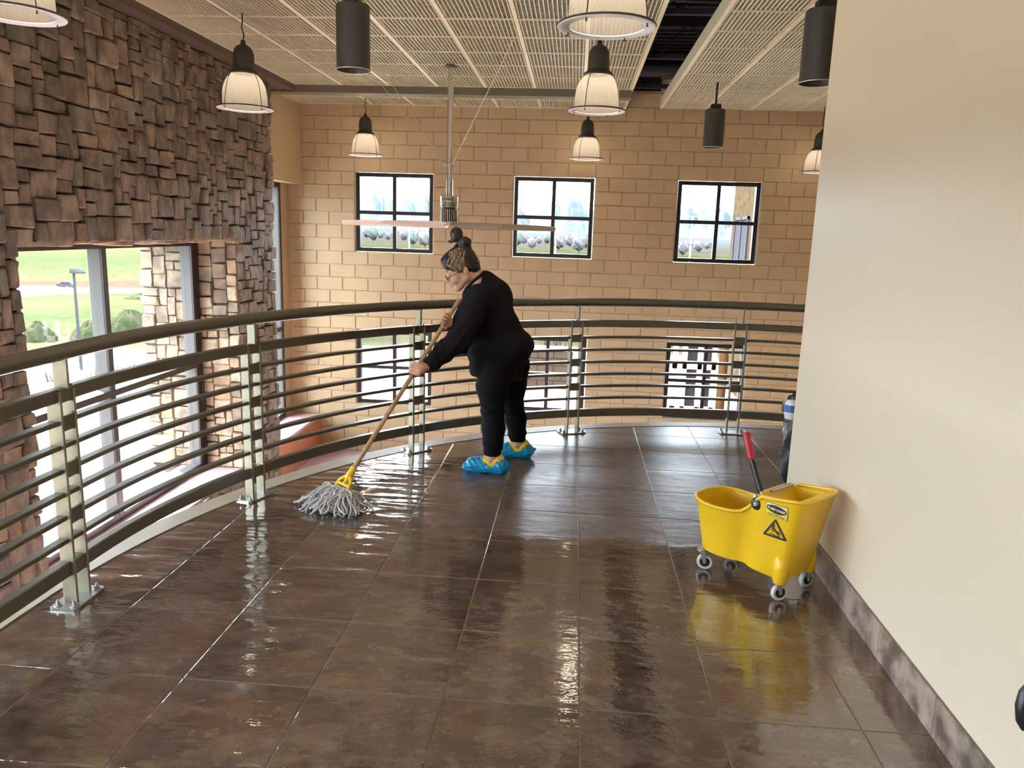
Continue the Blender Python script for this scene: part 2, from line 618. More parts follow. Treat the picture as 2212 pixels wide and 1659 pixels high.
# ------------------------------------------------------------------ signed distance modelling (people, cloth)
class SDF:
    def __init__(self, lo, hi, h):
        self.lo = np.array(lo, np.float32)
        self.h = h
        self.n = np.ceil((np.array(hi) - np.array(lo)) / h).astype(int) + 1
        self.d = np.full(self.n, 0.5, np.float32)

    def _win(self, lo, hi):
        a = np.clip(np.floor((np.array(lo) - self.lo) / self.h).astype(int), 0, self.n)
        b = np.clip(np.ceil((np.array(hi) - self.lo) / self.h).astype(int) + 1, 0, self.n)
        if (b <= a).any():
            return None, None
        g = [self.lo[k] + self.h * np.arange(a[k], b[k], dtype=np.float32) for k in range(3)]
        P = np.meshgrid(*g, indexing='ij', sparse=True)
        return tuple(slice(a[k], b[k]) for k in range(3)), P

    def _merge(self, s, f, k, sub):
        d = self.d[s]
        if sub:
            self.d[s] = np.maximum(d, -f)
            return
        if k <= 0:
            self.d[s] = np.minimum(d, f)
            return
        hh = np.maximum(k - np.abs(d - f), 0) / k
        self.d[s] = np.minimum(d, f) - hh * hh * k * 0.25

    def cone(self, a, b, ra, rb, k=0.03, sub=False):
        a = np.array(a, np.float32)
        b = np.array(b, np.float32)
        m = max(ra, rb) + k + 3 * self.h
        s, P = self._win(np.minimum(a, b) - m, np.maximum(a, b) + m)
        if s is None:
            return self
        ab = b - a
        L2 = float(ab @ ab) + 1e-9
        q = [P[i] - a[i] for i in range(3)]
        t = np.clip((q[0] * ab[0] + q[1] * ab[1] + q[2] * ab[2]) / L2, 0, 1)
        f = np.sqrt((q[0] - ab[0] * t) ** 2 + (q[1] - ab[1] * t) ** 2 + (q[2] - ab[2] * t) ** 2) - (ra + (rb - ra) * t)
        self._merge(s, f.astype(np.float32), k, sub)
        return self

    def chain(self, pts, rs, k=0.03):
        for i in range(len(pts) - 1):
            self.cone(pts[i], pts[i + 1], rs[i], rs[i + 1], k)
        return self

    def ell(self, c, r, ax=None, k=0.03, sub=False):
        c = np.array(c, np.float32)
        r = np.array(r, np.float32)
        m = float(r.max()) + k + 3 * self.h
        s, P = self._win(c - m, c + m)
        if s is None:
            return self
        q = [P[i] - c[i] for i in range(3)]
        if ax is not None:
            ax = [np.array(a, np.float32) for a in ax]
            q = [q[0] * a[0] + q[1] * a[1] + q[2] * a[2] for a in ax]
        k0 = np.sqrt((q[0] / r[0]) ** 2 + (q[1] / r[1]) ** 2 + (q[2] / r[2]) ** 2)
        k1 = np.sqrt((q[0] / r[0] ** 2) ** 2 + (q[1] / r[1] ** 2) ** 2 + (q[2] / r[2] ** 2) ** 2) + 1e-6
        self._merge(s, (k0 * (k0 - 1) / k1).astype(np.float32), k, sub)
        return self

    def cut(self, n, d):
        """keep n.p <= d"""
        g = [self.lo[k] + self.h * np.arange(self.n[k], dtype=np.float32) for k in range(3)]
        P = np.meshgrid(*g, indexing='ij', sparse=True)
        self.d = np.maximum(self.d, (P[0] * n[0] + P[1] * n[1] + P[2] * n[2] - d).astype(np.float32))
        return self

    def warp(self, fn):
        g = [self.lo[k] + self.h * np.arange(self.n[k], dtype=np.float32) for k in range(3)]
        P = np.meshgrid(*g, indexing='ij', sparse=True)
        self.d = self.d + fn(*P).astype(np.float32)
        return self

    def mesh(self, name, mat, parent=None, smooth=2, world=True):
        d = self.d
        n = self.n
        ins = d < 0
        c = [ins[i:n[0] - 1 + i, j:n[1] - 1 + j, k:n[2] - 1 + k] for i in (0, 1) for j in (0, 1) for k in (0, 1)]
        cnt = sum(x.astype(np.int8) for x in c)
        act = (cnt > 0) & (cnt < 8)
        idx = np.full(act.shape, -1, np.int64)
        ijk = np.argwhere(act)
        idx[act] = np.arange(len(ijk))
        val = np.stack([d[ijk[:, 0] + i, ijk[:, 1] + j, ijk[:, 2] + k] for i in (0, 1) for j in (0, 1) for k in (0, 1)], 1)
        off = np.array([(i, j, k) for i in (0, 1) for j in (0, 1) for k in (0, 1)], float)
        acc = np.zeros((len(ijk), 3))
        w = np.zeros(len(ijk))
        for a in range(8):
            for b in range(a + 1, 8):
                if bin(a ^ b).count('1') != 1:
                    continue
                va, vb = val[:, a], val[:, b]
                x = (va < 0) != (vb < 0)
                t = np.where(x, va / np.where(x, va - vb, 1), 0)
                acc += np.where(x[:, None], off[a] + (off[b] - off[a]) * t[:, None], 0)
                w += x
        V = self.lo + self.h * (ijk + acc / w[:, None])
        F = []
        for ax in range(3):
            u, v = (ax + 1) % 3, (ax + 2) % 3
            sl0 = [slice(None)] * 3
            sl1 = [slice(None)] * 3
            sl0[ax] = slice(0, n[ax] - 1)
            sl1[ax] = slice(1, n[ax])
            A, B = ins[tuple(sl0)], ins[tuple(sl1)]
            e = np.argwhere(A != B)
            e = e[(e[:, u] > 0) & (e[:, v] > 0) & (e[:, u] < n[u] - 1) & (e[:, v] < n[v] - 1)]
            flip = A[e[:, 0], e[:, 1], e[:, 2]]

            def g(du, dv):
                q = e.copy()
                q[:, u] += du
                q[:, v] += dv
                return idx[q[:, 0], q[:, 1], q[:, 2]]
            q = np.stack([g(-1, -1), g(0, -1), g(0, 0), g(-1, 0)], 1)
            q[~flip] = q[~flip][:, ::-1]
            F.append(q)
        F = np.concatenate(F)
        F = F[(F >= 0).all(1)]
        for _ in range(smooth):
            s = np.zeros_like(V)
            k = np.zeros(len(V))
            for a, b in ((0, 1), (1, 2), (2, 3), (3, 0)):
                np.add.at(s, F[:, a], V[F[:, b]])
                np.add.at(s, F[:, b], V[F[:, a]])
                np.add.at(k, F[:, a], 1)
                np.add.at(k, F[:, b], 1)
            V = V * 0.5 + 0.5 * s / np.maximum(k, 1)[:, None]
        me = bpy.data.meshes.new(name)
        me.from_pydata(V.tolist(), [], F.tolist())
        me.materials.append(mat)
        me.polygons.foreach_set('use_smooth', [True] * len(me.polygons))
        me.update()
        return link(name, me, parent, world)


def to_px(p):
    q = RW @ (Vector(p) - CAM)
    if q.z < 0.1:
        return None
    return (IW / 2 + FPX * q.x / q.z, IH / 2 + FPX * q.y / q.z, q.z)


def in_frame(p, m=40):
    q = to_px(p)
    return q is not None and -m < q[0] < IW + m and -m < q[1] < IH + m


# ================================================================== THE SETTING
FAR, CEIL, LOB = 7.913, 3.373, -2.10
X0, DX, BW, BH, ZT = -3.5424, 2.4757, 0.41262, 0.2043, 2.387
OPEN = [(X0 + k * DX, X0 + k * DX + 3 * BW, zt - 6 * BH, zt) for k in range(3) for zt in (ZT, ZT - 12 * BH)]
TC, TR = (1.533, -1.50), 3.734            # centre and radius of the curved floor edge
PC, PR = (1.162, -1.208), 3.240           # centre and radius of the railing


def edge_path(c, r, a1, n=60, y0=-8.4):
    pts = [(c[0] - r, y0), (c[0] - r, c[1] - 0.9)]
    for k in range(n + 1):
        a = math.radians(180 + (a1 - 180) * k / n)
        pts.append((c[0] + r * math.cos(a), c[1] + r * math.sin(a)))
    return pts


# ---- balcony floor: slab with grout, tiles proud of it
slab_poly = edge_path(TC, TR - 0.004, 0) + [(TC[0] + TR, -8.4)]
fl = struct('floor', MB().prism(slab_poly, -0.30, -0.0016), M['grout'])


def clip(poly, inside_poly):
    """Sutherland-Hodgman against a convex polygon (clockwise)"""
    out = poly
    n = len(inside_poly)
    for i in range(n):
        a, b = inside_poly[i], inside_poly[(i + 1) % n]
        ex, ey = b[0] - a[0], b[1] - a[1]
        src, out = out, []
        for k in range(len(src)):
            p, q = src[k], src[(k + 1) % len(src)]
            dp = ex * (p[1] - a[1]) - ey * (p[0] - a[0])
            dq = ex * (q[1] - a[1]) - ey * (q[0] - a[0])
            if dp <= 0:
                out.append(p)
            if (dp < 0 < dq) or (dq < 0 < dp):
                t = dp / (dp - dq)
                out.append((p[0] + (q[0] - p[0]) * t, p[1] + (q[1] - p[1]) * t))
        if not out:
            return []
    return out


TS = 0.4572
dom = edge_path(TC, TR - 0.006, 0, 48) + [(TC[0] + TR, -8.4)]
full_tile = None


def tile_mb(poly, cx, cy):
    e = 0.0022
    n = len(poly)
    mx = sum(p[0] for p in poly) / n
    my = sum(p[1] for p in poly) / n
    ins = []
    for x, y in poly:
        dx, dy = mx - x, my - y
        l = math.hypot(dx, dy) or 1
        ins.append((x + dx / l * e * 1.4, y + dy / l * e * 1.4))
    return MB().loft([[(x - cx, y - cy, -0.0015) for x, y in poly], [(x - cx, y - cy, -0.0008) for x, y in poly], [(x - cx, y - cy, 0.0) for x, y in ins]], True, False, True)


for i in range(-6, 9):
    for j in range(-9, 6):
        g = 0.0022
        x0, x1, y0, y1 = i * TS + g, (i + 1) * TS - g, j * TS + g, (j + 1) * TS - g
        if y0 < 0.04 and x0 > 1.14:
            continue
        if x0 < 1.135 < x1 and y1 < 0.2:
            x1 = 1.135
        sq = [(x0, y0), (x0, y1), (x1, y1), (x1, y0)]
        poly = clip(sq, dom)
        if len(poly) < 3:
            continue
        cx, cy = (x0 + x1) / 2, (y0 + y1) / 2
        if (i + 0.5) * TS > 3.2 or cy < -4.0:
            continue
        whole = len(poly) == 4 and abs(x1 - x0 - TS + 2 * g) < 1e-6 and all(abs(abs(p[0] - cx) - (x1 - x0) / 2) < 1e-6 for p in poly)
        if whole and full_tile:
            me = full_tile
        else:
            me = tile_mb(poly, cx, cy).data('tile', M['tile'])
            if whole:
                full_tile = me
        o = link('tile', me, fl)
        o.location = (cx, cy, 0)

# ---- curb round the floor edge and its fascia
cp_in, cp_out = edge_path(TC, TR + 0.004, 0), edge_path(TC, TR + 0.135, 0)
mb = MB()
rings = [[(p[0], p[1], -0.45), (q[0], q[1], -0.45), (q[0], q[1], 0.004), (p[0], p[1], 0.004)] for p, q in zip(cp_in, cp_out)]
mb.loft(rings, True, True, True)
smooth_angle(struct('trim_1', mb, M['curb']), 30)

# ---- right wall with a tiled skirting
mb = MB().box((1.14, -8.4, -0.004), (3.4, 0.045, CEIL))
bevel(struct('wall_right', mb, M['wallpaint']), 0.012, 3)
bb = tag(MB().box((1.134, -8.3, 0.0), (1.141, 0.043, 0.139)).build('baseboard_right', M['grout']), kind='structure')
for j in range(-9, 1):
    y0, y1 = max(j * TS, -4.1) + 0.002, min((j + 1) * TS, 0.045) - 0.002
    if y1 - y0 > 0.03:
        bevel(MB().box((1.128, y0, 0.0005), (1.1345, y1, 0.137)).build('tile', M['skirt'], bb), 0.0015, 1)

# ---- far wall of painted blocks with six windows
mb = MB()
xs = sorted({-4.95, 4.6} | {o[0] for o in OPEN} | {o[1] for o in OPEN})
zs = sorted({LOB, 3.95} | {o[2] for o in OPEN} | {o[3] for o in OPEN})
for a, b in zip(xs, xs[1:]):
    for c, d in zip(zs, zs[1:]):
        if not any(o[0] <= a + 1e-4 and b - 1e-4 <= o[1] and o[2] <= c + 1e-4 and d - 1e-4 <= o[3] for o in OPEN):
            mb.box((a, FAR + 0.014, c), (b, FAR + 0.22, d))
wf = struct('wall_far', mb, M['joint'])
BCACHE = {}


def block_mesh(w, h):
    key = (round(w, 3), round(h, 3))
    if key not in BCACHE:
        e = 0.004
        m = MB()
        m.loft([[(-w / 2, 0.016, -h / 2), (w / 2, 0.016, -h / 2), (w / 2, 0.016, h / 2), (-w / 2, 0.016, h / 2)],
                [(-w / 2, 0.002, -h / 2), (w / 2, 0.002, -h / 2), (w / 2, 0.002, h / 2), (-w / 2, 0.002, h / 2)],
                [(-w / 2 + e, 0, -h / 2 + e), (w / 2 - e, 0, -h / 2 + e), (w / 2 - e, 0, h / 2 - e), (-w / 2 + e, 0, h / 2 - e)]], True, False, True)
        BCACHE[key] = m.data('block', M['block'])
    return BCACHE[key]


blocks = []
for r in range(-23, 8):
    z0, z1 = ZT + r * BH, ZT + (r + 1) * BH
    if z1 < LOB + 0.02:
        continue
    z0 = max(z0, LOB)
    sh = (r % 2) * BW / 2
    x = X0 - 4 * BW + sh
    while x < 4.6:
        segs = [(max(x, -4.60), min(x + BW, 4.6))]
        for o in OPEN:
            if o[2] < (z0 + z1) / 2 < o[3]:
                ns = []
                for a, b in segs:
                    if b <= o[0] or a >= o[1]:
                        ns.append((a, b))
                    else:
                        if a < o[0] - 1e-6:
                            ns.append((a, o[0]))
                        if b > o[1] + 1e-6:
                            ns.append((o[1], b))
                segs = ns
        for a, b in segs:
            if b - a > 0.05:
                blocks.append(((a + b) / 2, (z0 + z1) / 2, b - a - 0.015, z1 - z0 - 0.015))
        x += BW
vis, rest = [], []
for bl in blocks:
    p = to_px((bl[0], FAR, bl[1]))
    ok = p and 560 < p[0] < 1800 and 180 < p[1] < 935
    (vis if ok else rest).append((bl, p))
vis.sort(key=lambda t: -t[0][2] * t[0][3] / t[1][2] ** 2)
rest += vis[300:]
for (bl, p) in vis[:300]:
    o = link('block', block_mesh(bl[2], bl[3]), wf)
    o.location = (bl[0], FAR, bl[1])
mb = MB()
for (bl, p) in rest:
    me = block_mesh(bl[2], bl[3])
    mb.add([(v.co.x + bl[0], v.co.y + FAR, v.co.z + bl[1]) for v in me.vertices], [tuple(q.vertices) for q in me.polygons])
tag(mb.build('blocks', M['block'], wf), kind='stuff')

wi = 0


def far_window(o):
    global wi
    wi += 1
    x0, x1, z0, z1 = o
    g = 0.012
    x0, x1, z0, z1 = x0 + g, x1 - g, z0 + g, z1 - g
    y0, y1 = FAR + 0.045, FAR + 0.145
    root = thing('window_%d' % wi, None, None, ((x0 + x1) / 2, FAR + 0.1, z0))
    tag(root, kind='structure')
    fw = 0.058
    mb = MB()
    mb.box((x0, y0, z0), (x0 + fw, y1, z1)).box((x1 - fw, y0, z0), (x1, y1, z1))
    mb.box((x0 + fw, y0, z0), (x1 - fw, y1, z0 + fw)).box((x0 + fw, y0, z1 - fw), (x1 - fw, y1, z1))
    bevel(mb.build('window_frame', M['blackframe'], root), 0.004, 1)
    xm, zm = (x0 + x1) / 2, (z0 + z1) / 2
    mb = MB().box((xm - 0.028, y0, z0 + fw), (xm + 0.028, y1 - 0.01, z1 - fw))
    bevel(mb.build('mullion', M['blackframe'], root), 0.004, 1)
    mb = MB().box((x0 + fw, y0 + 0.002, zm - 0.027), (x1 - fw, y1 - 0.012, zm + 0.027))
    bevel(mb.build('glazing_bar', M['blackframe'], root), 0.004, 1)
    for (a, b) in ((x0 + fw, xm - 0.028), (xm + 0.028, x1 - fw)):
        for (c, d) in ((z0 + fw, zm - 0.027), (zm + 0.027, z1 - fw)):
            MB().box((a, y0 + 0.05, c), (b, y0 + 0.056, d)).build('pane', M['glass'], root)
    portal('daylight_portal', ((x0 + x1) / 2, FAR + 0.2, (z0 + z1) / 2), (0, -1, 0), x1 - x0, z1 - z0)


for o in OPEN:
    far_window(o)

# ---- left wall of split stone with deep window bays
SX = -4.10
BAYS = [(1.18, 4.91), (-8.2, -0.10)]
HEAD, SILL = 1.345, -1.49
HEAD2 = 2.05
mb = MB()
mb.box((-5.35, -0.07, HEAD + 0.03), (SX - 0.035, 5.97, 3.3))
mb.box((-5.35, -8.4, HEAD2), (SX - 0.035, -0.07, 3.3))
mb.box((-5.35, -8.4, LOB), (SX - 0.035, 5.97, SILL - 0.03))
for a, b in ((4.935, 5.97), (-0.07, 1.15)):
    mb.box((-5.35, a, SILL - 0.03), (SX - 0.035, b, HEAD + 0.03))
wl = struct('wall_left', mb, M['mortar'])
sr = random.Random(11)


def stone_field(W, H, cell, place, holes=(), wmax=6, hmax=4, pick=(0, 0, 0, 1, 1, 1, 2, 3, 3, 4)):
    nx, nz = int(round(W / cell)), int(round(H / cell))
    occ = [[any(h[0] <= (i + 0.5) * cell <= h[1] and h[2] <= (k + 0.5) * cell <= h[3] for h in holes) for i in range(nx)] for k in range(nz)]
    cx, cz = W / nx, H / nz
    out = []
    for k in range(nz):
        for i in range(nx):
            if occ[k][i]:
                continue
            w = sr.choice([2, 3, 3, 4, 4, 5, wmax])
            h = sr.choice([2, 2, 3, 3, 4, hmax])
            if w >= 5 and h < 3 and sr.random() < 0.5:
                h = 3
            ww = 1
            while ww < w and i + ww < nx and not occ[k][i + ww]:
                ww += 1
            hh = 1
            while hh < h and k + hh < nz and all(not occ[k + hh][i + q] for q in range(ww)):
                hh += 1
            # avoid leaving one-cell slivers beside
            if i + ww < nx and not occ[k][i + ww] and (i + ww + 1 >= nx or occ[k][i + ww + 1]) and ww < 7 and all(not occ[k + b][i + ww] for b in range(hh)):
                ww += 1
            for a in range(ww):
                for b in range(hh):
                    occ[k + b][i + a] = True
            out.append(stone(i * cx, (i + ww) * cx, k * cz, (k + hh) * cz, place, pick))
    return out


def stone(u0, u1, v0, v1, place, pick):
    g = 0.0035
    j = min(0.012, (u1 - u0) * 0.07, (v1 - v0) * 0.08)
    pr = sr.uniform(0.0, 0.040)
    tiltu, tiltv = sr.uniform(-0.08, 0.08), sr.uniform(-0.08, 0.08)
    cor = [(u0 + g, v0 + g), (u1 - g, v0 + g), (u1 - g, v1 - g), (u0 + g, v1 - g)]
    cor = [(a + sr.uniform(-j, j), b + sr.uniform(-j, j)) for a, b in cor]

    def bil(s, t):
        return tuple((cor[0][q] * (1 - s) + cor[1][q] * s) * (1 - t) + (cor[3][q] * (1 - s) + cor[2][q] * s) * t for q in (0, 1))
    S = (0.0, 0.07, 0.37, 0.66, 0.93, 1.0)
    V, F = [], []
    uc, vc = (u0 + u1) / 2, (v0 + v1) / 2
    for b, t in enumerate(S):
        for a, s in enumerate(S):
            u, v = bil(s, t)
            edge = a in (0, 5) or b in (0, 5)
            corner = a in (0, 5) and b in (0, 5)
            d = pr + (u - uc) * tiltu + (v - vc) * tiltv + (sr.uniform(-0.006, 0.007) if not edge else 0)
            if edge:
                d -= 0.013 + sr.uniform(0, 0.006)
                if corner:
                    u, v = u + (uc - u) * 0.05, v + (vc - v) * 0.05
            V.append(place(u, v, d))
    n = 6
    for b in range(5):
        for a in range(5):
            F.append((b * n + a, b * n + a + 1, (b + 1) * n + a + 1, (b + 1) * n + a))
    ring = [k for k in range(n)] + [n * k + n - 1 for k in range(1, n)] + [n * (n - 1) + k for k in range(n - 2, -1, -1)] + [n * k for k in range(n - 2, 0, -1)]
    base = len(V)
    for q in ring:
        b, a = divmod(q, n)
        u, v = bil(S[a], S[b])
        V.append(place(u, v, -0.036))
    for k in range(len(ring)):
        k2 = (k + 1) % len(ring)
        F.append((ring[k2], ring[k], base + k, base + k2))
    return V, F, sr.choice(pick), place(uc, vc, pr), (u1 - u0) * (v1 - v0)


stones = []
Y0 = -0.35
W_ = 5.99 - Y0
stones += stone_field(W_, 3.30 - LOB, 0.054, lambda u, v, d: (SX + d, Y0 + u, LOB + v),
                      [(a - Y0, b - Y0, SILL - LOB, h - LOB) for (a, b), h in zip(BAYS, (HEAD, HEAD2))] + [(-1, 1.2 - Y0, -1, 0.55)])
stones += stone_field(0.50, HEAD - SILL, 0.046, lambda u, v, d: (-4.625 + u, 4.91 - d, SILL + v), pick=(2, 5, 5, 6, 6, 6, 4))  # paler, warmer picks paint the bounce light on this window reveal
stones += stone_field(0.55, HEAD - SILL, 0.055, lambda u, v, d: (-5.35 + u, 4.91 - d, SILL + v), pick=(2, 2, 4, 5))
stones += stone_field(0.50, HEAD - SILL, 0.06, lambda u, v, d: (-4.625 + u, 1.18 + d, SILL + v))
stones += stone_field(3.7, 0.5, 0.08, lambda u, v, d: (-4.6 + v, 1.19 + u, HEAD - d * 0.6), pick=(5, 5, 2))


def stone_score(s):
    p = to_px(s[3])
    if not p or not (-20 < p[0] < 640 and -20 < p[1] < 1330):
        return 0
    return s[4] / p[2] ** 2 * (1.6 if 400 < p[0] < 540 and p[1] > 520 else 1.0)


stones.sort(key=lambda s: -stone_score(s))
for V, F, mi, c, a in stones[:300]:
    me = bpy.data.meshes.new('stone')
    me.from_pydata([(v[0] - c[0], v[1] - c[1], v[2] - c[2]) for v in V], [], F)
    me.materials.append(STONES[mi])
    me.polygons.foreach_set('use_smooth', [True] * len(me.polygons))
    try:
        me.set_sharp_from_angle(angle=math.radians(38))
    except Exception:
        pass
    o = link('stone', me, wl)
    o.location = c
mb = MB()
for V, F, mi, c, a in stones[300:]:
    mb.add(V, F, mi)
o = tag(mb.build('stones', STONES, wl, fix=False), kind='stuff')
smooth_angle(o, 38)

# window sills, the terracotta breast below them and the painted soffit above
sill_mb = MB()
for a, b in [(1.19, 4.905), (5.975, FAR - 0.001), (-8.2, -0.10)]:
    sill_mb.box((-4.95, a, SILL - 0.05), (SX - 0.02, b, SILL))
struct('trim_2', sill_mb, M['mauve'])
struct('trim_3', MB().box((-4.95, 5.975, LOB), (SX - 0.03, FAR - 0.001, SILL - 0.05)), M['terracotta'])
struct('trim_4', MB().box((-4.95, 5.975, 2.168), (-4.385, FAR - 0.001, 3.6)), M['tan'])
struct('trim_5', MB().box((-4.95, 7.62, SILL), (-4.618, FAR - 0.001, 2.168)), M['block'])
struct('trim_6', MB().box((-4.35, -8.4, 3.30), (-3.885, 6.33, 3.42)), M['brownbeam'])
bm_ = struct('trim_7', MB().box((-4.385, 6.33, 3.275), (0.545, 6.56, 3.41)), M['olivebeam'])
struct('lobby_floor', MB().box((-5.35, -8.4, LOB - 0.1), (4.6, FAR + 0.2, LOB)), M['mauve'])


def bay_window(y0, y1, mulls, z0, z1, trans, glaze=True):
    global wi
    wi += 1
    root = thing('window_%d' % wi, None, None, (-4.7, (y0 + y1) / 2, z0))
    tag(root, kind='structure')
    xb, xf, xc = -4.76, -4.632, -4.615

    def member(name, a, b):
        o = MB().box((xb, a[0], a[1]), (xf, b[0], b[1])).build(name, M['alu'], root)
        bevel(o, 0.003, 1)
        MB().box((xf, a[0] + 0.002, a[1] + 0.002), (xc, b[0] - 0.002, b[1] - 0.002)).build('cover_cap', M['bronze'], o, world=False)
    ys = [y0 + 0.04] + list(mulls) + [y1 - 0.04]
    for y in ys:
        member('mullion', (y - 0.04, z0), (y + 0.04, z1))
    zz = [z0 + 0.04] + list(trans) + [z1 - 0.035]
    for z in zz:
        for a, b in zip(ys, ys[1:]):
            member('transom', (a + 0.04, z - 0.035), (b - 0.04, z + 0.035))
    for a, b in zip(ys, ys[1:]):
        for c, d in zip(zz, zz[1:]):
            MB().box((-4.715, a + 0.04, c + 0.035), (-4.709, b - 0.04, d - 0.035)).build('pane', M['glass'], root)
    portal('daylight_portal', (-5.0, (y0 + y1) / 2, (z0 + z1) / 2), (1, 0, 0), y1 - y0, z1 - z0)


bay_window(1.20, 4.83, (3.03,), SILL, HEAD - 0.01, (-0.16,))
bay_window(6.0, 7.62, (), SILL, 2.168, (-0.06,))
bay_window(-8.18, -0.11, (-6.5, -4.8, -3.1, -1.6), SILL, HEAD2 - 0.01, (-0.16,))
struct('trim_8', MB().box((-4.74, 4.83, SILL), (-4.60, 4.915, HEAD)), M['bronze'])

# walls that close the hall outside the picture
struct('wall_back', MB().box((-5.35, -8.6, LOB), (4.6, -8.4, 3.9)), M['wallpaint'])
struct('wall_east', MB().box((4.6, -8.6, LOB), (4.8, FAR + 0.22, 3.9)), M['tan'])

# ---- ceiling: metal grille panels in a tee grid, black plenum above
cx_lines = [-3.885, -3.24, -2.605, -1.97, -1.335, -0.695, -0.06, 0.545]
cy_rows = [1.13, 1.775, 2.42, 3.065, 3.71, 4.355, 4.99, 5.635, 6.32]
cy_back = [6.57, 7.24, FAR]
cx_back = [-4.385] + cx_lines[1:]
rx_lines = [1.065, 1.70, 2.335, 2.97, 3.605]
ry_rows = [0.82, 1.46, 2.10, 2.74, 3.38, 4.02, 4.66, 5.28, 5.88, 6.48, 7.10, 7.73]
mb = MB()


def tees(xs, ys, w=0.036):
    for x in xs:
        mb.box((x - w / 2, ys[0] - 0.01, CEIL), (x + w / 2, ys[-1], CEIL + 0.035)).box((x - w / 2, ys[0] - 0.01, CEIL - 0.005), (x + w / 2, ys[-1], CEIL))
    for y in ys:
        mb.box((xs[0], y - 0.008, CEIL - 0.003), (xs[-1], y + 0.008, CEIL + 0.012))


tees(cx_lines, cy_rows)
tees(cx_back, cy_back)
tees(rx_lines, ry_rows)
mb.box((1.045, 0.80, CEIL - 0.004), (1.075, 7.75, CEIL + 0.13))
mb.box((0.525, 1.12, CEIL - 0.003), (0.56, FAR, CEIL + 0.05))
mb.box((1.06, 7.72, CEIL - 0.003), (3.6, 7.75, CEIL + 0.13))
ce = struct('ceiling', mb, M['grid'])
PCACHE = {}


def grille(w, h):
    key = (round(w, 3), round(h, 3))
    if key not in PCACHE:
        m = MB()
        n = int(round(w / 0.037))
        p = w / n
        for k in range(n):
            x = -w / 2 + (k + 0.5) * p
            m.box((x - 0.0036, -h / 2, 0.003), (x + 0.0036, h / 2, 0.017))
        nn = int(round(h / 0.022))
        q = h / nn
        for k in range(nn):
            y = -h / 2 + (k + 0.5) * q
            m.box((-w / 2, y - 0.0016, 0.014), (w / 2, y + 0.0016, 0.016))
        PCACHE[key] = m.data('ceiling_panel', M['grid'])
    return PCACHE[key]


def panels(xs, ys):
    for a, b in zip(xs, xs[1:]):
        for c, d in zip(ys, ys[1:]):
            o = link('ceiling_panel', grille(b - a - 0.03, d - c - 0.012), ce)
            o.location = ((a + b) / 2, (c + d) / 2, CEIL)


panels(cx_lines, cy_rows)
panels(cx_back, cy_back)
panels(rx_lines, ry_rows)
struct('ceiling_slab', MB().box((-3.88, -8.4, CEIL), (4.6, 0.80, CEIL + 0.05)).box((-3.88, 0.8, CEIL), (0.54, 1.12, CEIL + 0.05)).box((3.6, 0.8, CEIL), (4.6, FAR, CEIL + 0.05)), M['white'])
mb = MB().box((-4.95, -8.4, 4.02), (4.8, FAR + 0.2, 4.1)).box((-4.6, -8.4, 3.41), (-4.4, FAR, 4.03))
for k in range(40):
    mb.box((-4.3, 0.9 + k * 0.18, 3.98), (4.6, 0.97 + k * 0.18, 4.02))
mb.box((0.55, FAR - 0.06, 3.63), (1.06, FAR, 4.02))
struct('roof_deck', mb, M['plenum'])
mb = MB()
for y in (1.6, 3.4, 5.2, 7.0):
    mb.box((-4.2, y, 3.86), (4.5, y + 0.06, 3.98)).box((-4.2, y, 3.52), (4.5, y + 0.06, 3.57))
    for k in range(14):
        x = -4.2 + k * 0.62
        mb.tube([(x, y + 0.03, 3.56), (x + 0.31, y + 0.03, 3.9), (x + 0.62, y + 0.03, 3.56)], 0.016, 5)
struct('roof_joists', mb, M['plenum'])
d_ = thing('air_duct', 'dark round duct running in the black gap between the ceiling panels', 'duct', (0.8, 5.9, 3.55))
smooth_angle(MB().tube([(-3.0, 6.55, 3.70), (3.5, 6.75, 3.70)], 0.10, 20).build('duct_pipe', M['duct'], d_), 50)
smooth_angle(MB().tube([(-0.2, 3.05, 3.58), (1.7, 3.5, 3.62)], 0.013, 8).build('conduit', M['duct'], d_), 50)


# ================================================================== THE RAILING
def rail_path(a1, n=70):
    pts = [(PC[0] - PR, -8.3 + 0.8 * k) for k in range(9)]
    for k in range(n + 1):
        a = math.radians(180 + (a1 - 180) * k / n)
        pts.append((PC[0] + PR * math.cos(a), PC[1] + PR * math.sin(a)))
    return pts


rp = rail_path(40)
railing = thing('curved_railing', 'olive metal railing curving round the edge of the tiled balcony', 'railing', (PC[0], PC[1] + PR, 0))


def rsec(d, z0, z1, e):
    """rectangular section with eased corners"""
    h = d / 2
    return [(-h + e, z0), (h - e, z0), (h, z0 + e), (h, z1 - e), (h - e, z1), (-h + e, z1), (-h, z1 - e), (-h, z0 + e)]


smooth_angle(MB().sweep(rp, [(0.036 * math.cos(a), 1.033 + 0.034 * math.sin(a) * (1.0 if abs(math.sin(a)) < 0.8 else 0.97)) for a in [2 * math.pi * k / 16 for k in range(16)]]).build('top_rail', M['rail'], railing), 25)
smooth_angle(MB().sweep(rp, rsec(0.042, 0.843, 0.896, 0.005)).build('upper_rail', M['rail'], railing), 30)
BARZ = [0.762, 0.664, 0.567, 0.470, 0.374, 0.278]
for z in BARZ:
    smooth_angle(MB().sweep(rp, rsec(0.042, z - 0.010, z + 0.010, 0.003)).build('bar', M['rail'], railing), 30)
smooth_angle(MB().sweep(rp, rsec(0.042, 0.128, 0.190, 0.005)).build('bottom_rail', M['rail'], railing), 30)


